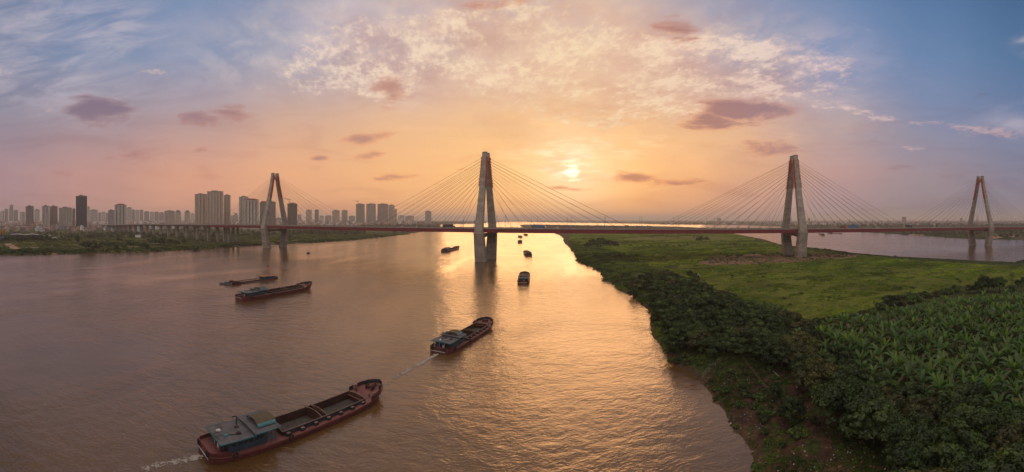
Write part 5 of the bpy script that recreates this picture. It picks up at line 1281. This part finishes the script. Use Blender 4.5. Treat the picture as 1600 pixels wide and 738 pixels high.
# shore bushes along the island's left side, from the thicket up under the bridge
shore = GP([(1040,548),(1030,530),(1020,505),(1016,480),(1000,468),(985,455),(965,446),(950,436),(940,426),(925,413),(910,408),(905,400),(898,391),(888,382),(884,376)], 1.5)
for i in range(64):
    t_ = (i + rg.random()) / 64 * (len(shore) - 1.001); k = int(t_); f = t_ - k; ax, ay = shore[k]; bx, by = shore[k+1]; inn = rg.uniform(1.5, 7 + 12 * (t_ / 14))
    x = ax + (bx-ax)*f + inn; y = ay + (by-ay)*f; dd = hypot(x, y); s = rg.uniform(.55, 1.0)
    P_ = bush if dd < 230 else farb; P_[i % 4](x, y, s * (1 if dd < 230 else .95), 'low shore bush along the left waterline of the island', 'bush', 'bushes along the island shore')
SM = GP([(1045,556),(1060,562),(1100,572),(1130,580),(1110,566),(1070,556)], 1.5)
for i, (x, y) in enumerate(poisson(SM, 2.6, 18, seed=8)): bush[i % 4](x, y, rg.uniform(.35, .6), 'small green shrub at the tip of the muddy bank', 'bush', 'shrubs at the muddy bank tip')
for i, (x, y) in enumerate(poisson(GP([(1110,592),(1140,572),(1195,572),(1232,600),(1262,640),(1300,690),(1240,700),(1200,680),(1160,640),(1130,615)], 1.5), 2.9, 26, seed=33)): bush[i % 4](x, y, rg.uniform(.25, .6), 'small shrub growing on the littered muddy slope', 'bush', 'shrubs on the muddy slope')
# bushes growing on the muddy slope
for i, (a, b, s) in enumerate([(1117,606,.35),(1117,617,.3),(1180,640,.45),(1192,650,.5),(1204,655,.5),(1176,624,.4),(1166,618,.35),(1150,590,.5),(1140,585,.45),(1168,592,.35),(1128,588,.4),(1196,676,.35),(1200,690,.35),(1224,700,.3),(1182,722,.4),(1210,600,.4),(1160,606,.35),(1190,617,.3),(1150,660,.28),(1243,724,.25)]):
    bush[(0, 1, 0, 3)[i % 4]](*G(a, b, 1.2), s, 'small shrub growing on the littered muddy slope', 'bush', 'shrubs on the muddy slope')
# scattered trees and bushes on the far part of the island
def scat(lst, P_, label, cat, group, zs=1.0, z=2.8):
    for i, (a, b, s) in enumerate(lst): P_[(i * 3 + int(a)) % len(P_)](*G(a, b, z), s, label, cat, group, zs * rg.uniform(.85, 1.15))
scat([(918,387,1.0),(924,387,1.2),(931,386,1.3),(938,385.5,1.5),(946,385,1.5),(953,385,1.4),(960,384.5,1.2),(928,383,1.1),(942,382,1.3),(935,389,.9)], fars, 'large dark tree in the clump beside the purplish hut on the island', 'tree', 'large dark trees by the island hut')
scat([(1090,378,1.0),(1096,378,1.25),(1103,378,1.1)], fars, 'dark round tree in the lone clump below the girder', 'tree', 'lone round clump on the island')
scat([(1140,383.5,.7),(1148,383,.8),(1156,383,.85),(1164,383,.9),(1172,383,.85),(1180,383.5,.7)], farb, 'dark low bush in the flat clump left of the island tower', 'bush', 'flat dark clump left of the island tower')
scat([(960,404,1.0),(968,403,1.1),(976,402,1.2),(985,402,1.2),(993,401,1.1),(955,406,.9),(1000,402,.9),(948,402,.9),(940,399,.9),(930,397,.9),(922,395,.8),(965,398,.8)], farb, 'dark bush in the clump between the hut and the island thicket', 'bush', 'dark clump in the middle of the island')
scat([(912,375,.9),(906,380,.8),(900,375,.7),(895,379,.7),(972,378,.5),(980,379,.5),(990,378,.5),(1000,379,.5),(1010,378,.5),(1020,379,.6),(985,385,.6),(996,385,.6),(1006,385.5,.7),(1018,385,.7),(1030,385,.7),(1042,385,.6),(1052,386,.6),(1062,385,.7),(1074,384,.8),(1020,372,.5),(1040,373,.4),(1060,372,.5),(1128,377,.5),(1150,377,.4),(912,388,.6)], farb, 'small scattered bush on the flat land below the girder', 'bush', 'scattered bushes on the far island', 1.2)
scat([(a, 369 + (a % 7) * .3, .8) for a in range(1030, 1100, 6)], farb, 'bush in the dark row just under the girder', 'bush', 'dark row of bushes under the girder', 1.0)
scat([(1264,389,.6),(1276,390,.7),(1288,391,.7),(1296,391.5,.8),(1355,399.5,.6),(1370,401,.6),(1306,393,.5),(1250,388,.6),(1330,398,.4)], farb, 'low bush at the waterline right of the island tower', 'bush', 'bushes at the waterline right of the island tower')
scat([(1600, 409, .9),(1594, 410, .8)], farb, 'bush at the water on the right edge', 'bush', 'bushes at the right edge waterline')
scat([(1399, 401.8, .35)], farb, 'small pointed bush at the meadow edge against the far channel', 'bush', None, 1.8)
for i in range(62):
    a = rg.uniform(1040, 1560); b = rg.uniform(412, 480)
    x, y = G(a, b, 2.8)
    if not inside(np.array([[x, y]]), MEADOW)[0] or inside(np.array([[x, y]]), PLOUGH)[0]: continue
    bush[i % 4](x, y, rg.uniform(.18, .55), 'little dark bush scattered on the bright green meadow', 'bush', 'little bushes on the meadow', .8)

# trees of the left bank
grp = 'trees and bushes of the left bank'
for i in range(190):
    px = rg.uniform(-5, 668)
    yw = float(np.interp(px, [q[0] for q in MAIN[:15]], [q[1] for q in MAIN[:15]]))
    mode = rg.random()
    if px < 60 and mode < .35: b = rg.uniform(374, 380)
    elif mode < .5: b = yw - rg.uniform(.8, 2.5) * (1 if px < 450 else .5)
    elif mode < .75: b = rg.uniform(max(360, yw - 24), yw - 5) if px < 560 else yw - rg.uniform(1, 4)
    else: b = yw - (yw - 358) * rg.uniform(.3, .95)
    if px < 110 and 380 < b < 390: continue
    if b < 352: continue
    z = 3.0; x, y = G(px, b, z)
    if zat(x, y) < .4: continue
    big = mode > .55 and rg.random() < .5
    (fars if big else farb)[i % 4](x, y, rg.uniform(.6, 1.15), 'dark green %s on the left river bank below the city' % ('tree' if big else 'bush'), 'tree' if big else 'bush', grp if big else 'bushes of the left bank')
scat([(134,390,1.6),(140,390,1.7),(147,391,1.5),(122,379,1.3),(186,378,1.1),(238,382,1.4),(244,383,1.5),(251,383,1.5),(258,383,1.3),(266,382,1.4),(274,384,1.2),(306,388,1.2),(160,386,1.2),(170,387,1.2),(180,388,1.2),(192,388,1.1),(204,387,1.2),(216,387,1.2),(228,388,1.1)], fars, 'large dark bushy tree standing out on the left river bank', 'tree', 'large trees of the left bank')
scat([(a, 377.5 + (a % 5) * .3, 1.2) for a in range(8, 80, 5)], fars, 'dark tree in the row in front of the long grey shed', 'tree', 'trees in front of the long shed')

# a far-off wood: treelines that read as one mass
P0 = []; S0_ = []
def band(px0, px1, y0, y1, n_, h0, h1, z=4):
    for _ in range(n_):
        px = rg.uniform(px0, px1); x, y = G(px, rg.uniform(y0, y1), z); 
        P0.append((x, y, rg.uniform(h0, h1)))
band(-10, 260, 363.5, 371, 380, 3, 5.5, 5); band(260, 430, 360, 368, 180, 3, 6, 5); band(560, 688, 352.0, 357.5, 420, 8, 15, 5); band(440, 570, 355, 366, 240, 5, 10, 5); band(620, 760, 347.4, 350.2, 330, 10, 20); band(760, 1040, 346.0, 346.9, 300, 8, 16); band(930, 1240, 347.3, 350.6, 600, 7, 15)
band(830, 900, 353.4, 355.6, 120, 5, 10, 3); band(880, 1020, 355.2, 359.5, 240, 6, 12, 3); band(1020, 1110, 357.4, 362, 110, 4, 8, 3); band(984, 1016, 351.3, 352.5, 50, 8, 12, 3)
band(1180, 1640, 347.2, 354.5, 1500, 5, 12, 6); band(1340, 1640, 355, 366, 420, 4, 8, 4); band(1400, 1620, 364, 371, 150, 2, 5, 3); band(250, 620, 349, 353, 500, 8, 14, 6); band(-20, 1640, 345.2, 347.4, 900, 8, 18, 6); band(1560, 1640, 366, 372, 60, 3, 6, 3)
Vs, Fs = [], []; b_ = 0
for x, y, h in P0:
    z = zat(x, y)
    if z < .5: continue
    n_ = 26; dv = unit(n_); dv[:, 2] = np.abs(dv[:, 2]); R_ = h * .75; P = np.array([x, y, z]) + dv * np.array([R_, R_, h]) * rng.uniform(.6, 1.05, n_)[:, None]
    V, F = leaves(P, dv, h * .36); Vs.append(V); Fs.append(F + b_); b_ += len(V)
tag(mesh_np('distant_woods', np.concatenate(Vs), np.concatenate(Fs), L_DUSK), kind='stuff')

# ---------------------------------------------------------------- banana field
def banana_mesh(seed, nleaf=9):
    r_ = np.random.default_rng(seed); V, F, MI = [], [], []
    def leaf(a, tilt, Ln, Wd, mi, z0, droop):
        n_ = 7; b0 = len(V); cx_, sx_ = cos(a), sin(a); ro = r_.uniform(-.5, .5)
        for i in range(n_ + 1):
            u = i / n_; ang_ = tilt - droop * u ** 1.3; 
            if i == 0: r, z = .08, z0
            else: r += cos(ang_) * Ln / n_; z += sin(ang_) * Ln / n_
            w_ = Wd * (sin(pi * min(1, (u * .9 + .08))) ** .6) * .5
            if i == 0: w_ = .04
            up_ = w_ * (.35 - ro * .3)
            px_, py_ = cx_ * r, sx_ * r
            V.extend([(px_ - sx_ * w_, py_ + cx_ * w_, z + up_ * (1 if ro < 0 else .4)), (px_, py_, z), (px_ + sx_ * w_, py_ - cx_ * w_, z + up_ * (.4 if ro < 0 else 1))])
        for i in range(n_):
            for j in (0, 1): F.append((b0 + i*3 + j, b0 + i*3 + j + 1, b0 + (i+1)*3 + j + 1, b0 + (i+1)*3 + j)); MI.append(mi)
    H = r_.uniform(1.8, 2.8); a0 = r_.uniform(0, 6.28)
    for k in range(nleaf):
        f = k / nleaf; leaf(a0 + k * 2.4, 1.25 - f * .95 + r_.uniform(-.1, .1), r_.uniform(2.2, 3.2), r_.uniform(.6, .85), 2 if (k >= nleaf - 2 and r_.random() < .6) else 0, H - f * .4, .7 + f * 1.3)
    if r_.random() < .75:
        leaf(a0 + 1, 1.40, r_.uniform(1.7, 2.4), .50, 1, H, .15)
        if r_.random() < .5: leaf(a0 + 3.2, 1.15, r_.uniform(1.7, 2.4), .5, 1, H, .35)
    return np.array(V), np.array(F), np.array(MI), H
BM = [banana_mesh(s, 8 + s % 3) for s in range(7)]
bproto = []
for k in range(7):
    V, F, MI, H = BM[k]; r = empty('banana_plant'); o = mesh_np('crown', V, F, [L_BANANA, L_SPEAR, L_DRY], MI, r); mb = MB(); mb.tube([(0, 0, -.4), (0, 0, H * .6), (0, 0, H + .1)], [.17, .14, .08], 7); mb.build('stem', M_STEM, r); bproto.append(Lazy(r))
bpts = poisson(BANANA, 2.9, 4000, seed=21, tries_=90000)
gn_ = vnoise(np.array(bpts), 9, 77, 2); bpts = [p for p, g_ in zip(bpts, gn_) if g_ > -.42]
bpts.sort(key=lambda p: hypot(*p))
vis = [p for p in bpts if (atan2(p[0], p[1]) < 1.30)]
seen = set(vis[:285])
for i, (x, y) in enumerate(vis[:285]):
    bproto[i % 7](x, y, rg.uniform(.85, 1.5), 'banana plant with arching green leaves near the front of the banana field', 'banana plant', 'banana plants at the front of the field', z=zat(x, y))
Vs, Fs, Ms = [], [], []; b_ = 0
rest_ = [p for p in bpts if p not in seen]
Zr = height(np.array(rest_))[0]
for i, (x, y) in enumerate(rest_):
    V, F, MI, H = BM[i % 7]; a = rg.uniform(0, 6.28); s = rg.uniform(.85, 1.45); ca_, sa_ = cos(a) * s, sin(a) * s
    V2 = np.stack([V[:, 0]*ca_ - V[:, 1]*sa_ + x, V[:, 0]*sa_ + V[:, 1]*ca_ + y, V[:, 2]*s + Zr[i]], 1); Vs.append(V2); Fs.append(F + b_); Ms.append(MI); b_ += len(V)
o = mesh_np('banana_field', np.concatenate(Vs), np.concatenate(Fs), [L_BANANA, L_SPEAR, L_DRY], np.concatenate(Ms)); tag(o, kind='stuff')

# ---------------------------------------------------------------- grass, undergrowth, litter
def tufts(name, poly, n_, size, hh, m, seed, notin=None, far=700):
    r_ = np.random.default_rng(seed); pl = np.array(poly); lo, hi_ = pl.min(0), pl.max(0)
    P = r_.uniform(lo, hi_, (n_, 2)); P = P[inside(P, poly)]
    for q in (notin or []): P = P[~inside(P, q)]
    dn = vnoise(P * np.array([.6, 1.3]), 7, 71, 3) + .5 * vnoise(P, 30, 72, 2); P = P[(dn > -.10)]
    dd = np.hypot(P[:, 0], P[:, 1]); P = P[dd < far]; z, si, sm = height(P); ok = np.maximum(si, sm) > .5; P = P[ok]; z = z[ok]
    k = len(P); c = np.stack([P[:, 0], P[:, 1], z], 1); sc = (.6 + .9 * r_.random(k)) * np.clip(np.hypot(P[:, 0], P[:, 1]) / 200, .6, 2.2)
    Vs, Fs = [], []
    for q in range(3):
        a = r_.uniform(0, 2*pi, k); tl_ = r_.uniform(-.5, .5, (k, 2)); u = np.stack([np.cos(a), np.sin(a), 0*a], 1) * (size * sc)[:, None]; t_ = np.stack([tl_[:, 0], tl_[:, 1], np.ones(k)], 1) * (hh * sc)[:, None]
        off = r_.normal(size=(k, 3)) * np.array([size, size, 0]) * .7
        V = np.stack([c + off - u * .5 - [0,0,.1], c + off + u * .5 - [0,0,.1], c + off + u * .75 + t_, c + off - u * .75 + t_ * .9], 1).reshape(-1, 3); Vs.append(V); Fs.append(np.arange(4*k).reshape(-1, 4) + q * 4 * k)
    o = mesh_np(name, np.concatenate(Vs), np.concatenate(Fs), m)
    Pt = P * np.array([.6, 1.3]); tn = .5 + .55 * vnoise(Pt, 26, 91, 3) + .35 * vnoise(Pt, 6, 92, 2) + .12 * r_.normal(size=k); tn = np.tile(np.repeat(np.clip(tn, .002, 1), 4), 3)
    at = o.data.attributes.new('tone', 'FLOAT', 'POINT'); at.data.foreach_set('value', tn.astype(np.float32))
    return tag(o, kind='stuff')
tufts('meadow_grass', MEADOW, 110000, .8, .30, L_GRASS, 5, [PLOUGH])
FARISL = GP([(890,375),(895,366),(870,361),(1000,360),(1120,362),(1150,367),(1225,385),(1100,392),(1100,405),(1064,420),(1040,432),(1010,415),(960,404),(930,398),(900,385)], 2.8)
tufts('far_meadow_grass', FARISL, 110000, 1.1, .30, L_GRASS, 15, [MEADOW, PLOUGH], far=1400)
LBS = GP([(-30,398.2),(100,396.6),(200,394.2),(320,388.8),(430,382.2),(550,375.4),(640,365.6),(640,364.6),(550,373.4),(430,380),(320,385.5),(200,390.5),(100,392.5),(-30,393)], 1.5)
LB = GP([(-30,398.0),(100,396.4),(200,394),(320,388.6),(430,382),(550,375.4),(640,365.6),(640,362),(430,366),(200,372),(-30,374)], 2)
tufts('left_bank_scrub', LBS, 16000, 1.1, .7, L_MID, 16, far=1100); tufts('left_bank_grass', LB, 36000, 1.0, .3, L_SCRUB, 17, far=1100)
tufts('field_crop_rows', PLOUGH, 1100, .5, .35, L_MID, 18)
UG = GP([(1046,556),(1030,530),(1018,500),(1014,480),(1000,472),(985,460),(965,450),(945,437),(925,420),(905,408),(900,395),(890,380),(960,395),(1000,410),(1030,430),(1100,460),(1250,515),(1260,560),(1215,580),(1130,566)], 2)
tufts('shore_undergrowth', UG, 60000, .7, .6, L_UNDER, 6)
tufts('slope_weeds', SOIL, 15000, .42, .30, L_UNDER, 7)
r_ = random.Random(9); mb = MB()
for i in range(420):
    x, y = G(r_.uniform(1080, 1400), r_.uniform(585, 760), 1)
    if not inside(np.array([[x, y]]), SOIL)[0]: continue
    z = zat(x, y)
    if z < .02: continue
    s = r_.uniform(.05, .2) * (1.6 if r_.random() < .08 else 1); mb.loft([[(x - s, y - s*.6, z + .1), (x + s, y - s*.4, z + .1), (x + s*.7, y + s*.6, z + .12), (x - s*.8, y + s*.5, z + .1)], [(x - s*.8, y - s*.5, z + .1 + s*.6), (x + s*.8, y - s*.3, z + .1 + s*.4), (x + s*.5, y + s*.5, z + .12 + s*.7), (x - s*.6, y + s*.4, z + .1 + s*.5)]], r_.choice((0, 0, 0, 1, 1, 2, 3)))
tag(mb.build('bank_litter', [plain('stone_rubble', (.16, .11, .085), .9), plain('pale_litter', (.34, .32, .29), .8), plain('turquoise_litter', (.06, .22, .18), .8), plain('rusty_litter', (.18, .07, .04), .8)]), kind='stuff')
# rail fence, net and a person on the clearing
def fence(pts, label, name='fence', h=1.0, every=3.0, m=None):
    r = empty(name, (*pts[0], zat(*pts[0]))); tag(r, label, 'fence'); ox, oy, oz = r.location; P3 = []
    for (a, b), (c, d_) in zip(pts[:-1], pts[1:]):
        L = hypot(c-a, d_-b); n_ = max(1, int(L / every))
        for i in range(n_): x = a + (c-a)*i/n_; y = b + (d_-b)*i/n_; P3.append((x-ox, y-oy, zat(x, y) - oz))
    P3.append((pts[-1][0]-ox, pts[-1][1]-oy, zat(*pts[-1]) - oz))
    for p_ in P3:
        mb = MB(); mb.tube([(p_[0], p_[1], p_[2]-.3), (p_[0], p_[1], p_[2]+h)], .04, 5); mb.build('post', m or M_BOXTAN, r)
    for f in (.45, .95):
        mb = MB(); mb.tube([(p_[0], p_[1], p_[2]+h*f) for p_ in P3], .022, 5); mb.build('rail', m or M_BOXTAN, r)
fence(GP([(1160,564),(1180,588),(1200,614),(1224,640)], 2.2), 'light wooden rail fence running down the dry clearing')
fence(GP([(1098,582),(1118,570),(1140,561),(1160,556)], 2.0), 'grey net fence curving along the bank from the thicket', h=1.3, m=M_STEEL)
wl = empty('retaining_wall', (*G(1206, 580, 2.2), 2.0), heading(G(1190, 560, 2.2), G(1226, 602, 2.2))); tag(wl, 'short pale concrete wall at the foot of the thicket by the clearing', 'wall')
mb = MB()
for k in range(4): mb.box(-5 + k * 2.6, -5 + k * 2.6 + 2.3, -.12, .12, -.5, .7 + .1 * (k % 2))
mb.build('panel', M_CONCD, wl)
px_, py_ = G(1206.5, 617, 2.0); pr = empty('person', (px_, py_, zat(px_, py_))); tag(pr, 'person in a white and blue shirt standing on the dry clearing by the fence', 'person')
bm_ = bpy.data.meshes.new('body'); vs = [(0,0,.95),(0,0,1.2),(0,0,1.42),(0,0,1.52),(0,0,1.66),(.1,0,.9),(.12,.04,.5),(.12,.0,.06),(.12,.12,.03),(-.1,0,.9),(-.12,-.02,.5),(-.13,-.06,.06),(-.13,.06,.03),(.2,0,1.38),(.26,.05,1.1),(.24,.22,.95),(-.2,0,1.38),(-.26,.02,1.1),(-.25,.12,.86)]
ed = [(0,1),(1,2),(2,3),(3,4),(0,5),(5,6),(6,7),(7,8),(0,9),(9,10),(10,11),(11,12),(2,13),(13,14),(14,15),(2,16),(16,17),(17,18)]
bm_.from_pydata(vs, ed, []); bo = bpy.data.objects.new('body', bm_); C.objects.link(bo); bo.parent = pr
sk = bo.modifiers.new('skin', 'SKIN'); bo.modifiers.new('sub', 'SUBSURF').levels = 1; bo.modifiers['sub'].render_levels = 1
for i, r in enumerate([.15,.14,.16,.06,.11,.09,.065,.045,.04,.09,.065,.045,.04,.07,.045,.035,.07,.045,.035]): bm_.skin_vertices[0].data[i].radius = (r, r * .8)
bm_.skin_vertices[0].data[0].use_root = True; bm_.materials.append(plain('dark_trousers_and_skin', (.10, .075, .06), .8))
mb = MB(); mb.loft([[(q * .19 * cos(t_), q * .15 * sin(t_), z_) for t_ in np.linspace(0, 2*pi, 12, endpoint=False)] for z_, q in ((.88, 1.05), (1.1, .98), (1.35, 1.15), (1.47, .7))]); mb.build('shirt', plain('white_blue_shirt', (.42, .48, .58), .8), pr)
mb = MB(); mb.loft([[(q * .12 * cos(t_), q * .12 * sin(t_), z_) for t_ in np.linspace(0, 2*pi, 10, endpoint=False)] for z_, q in ((1.66, 1.0), (1.74, .9), (1.79, .4))]); mb.build('hair', M_BLACK, pr)
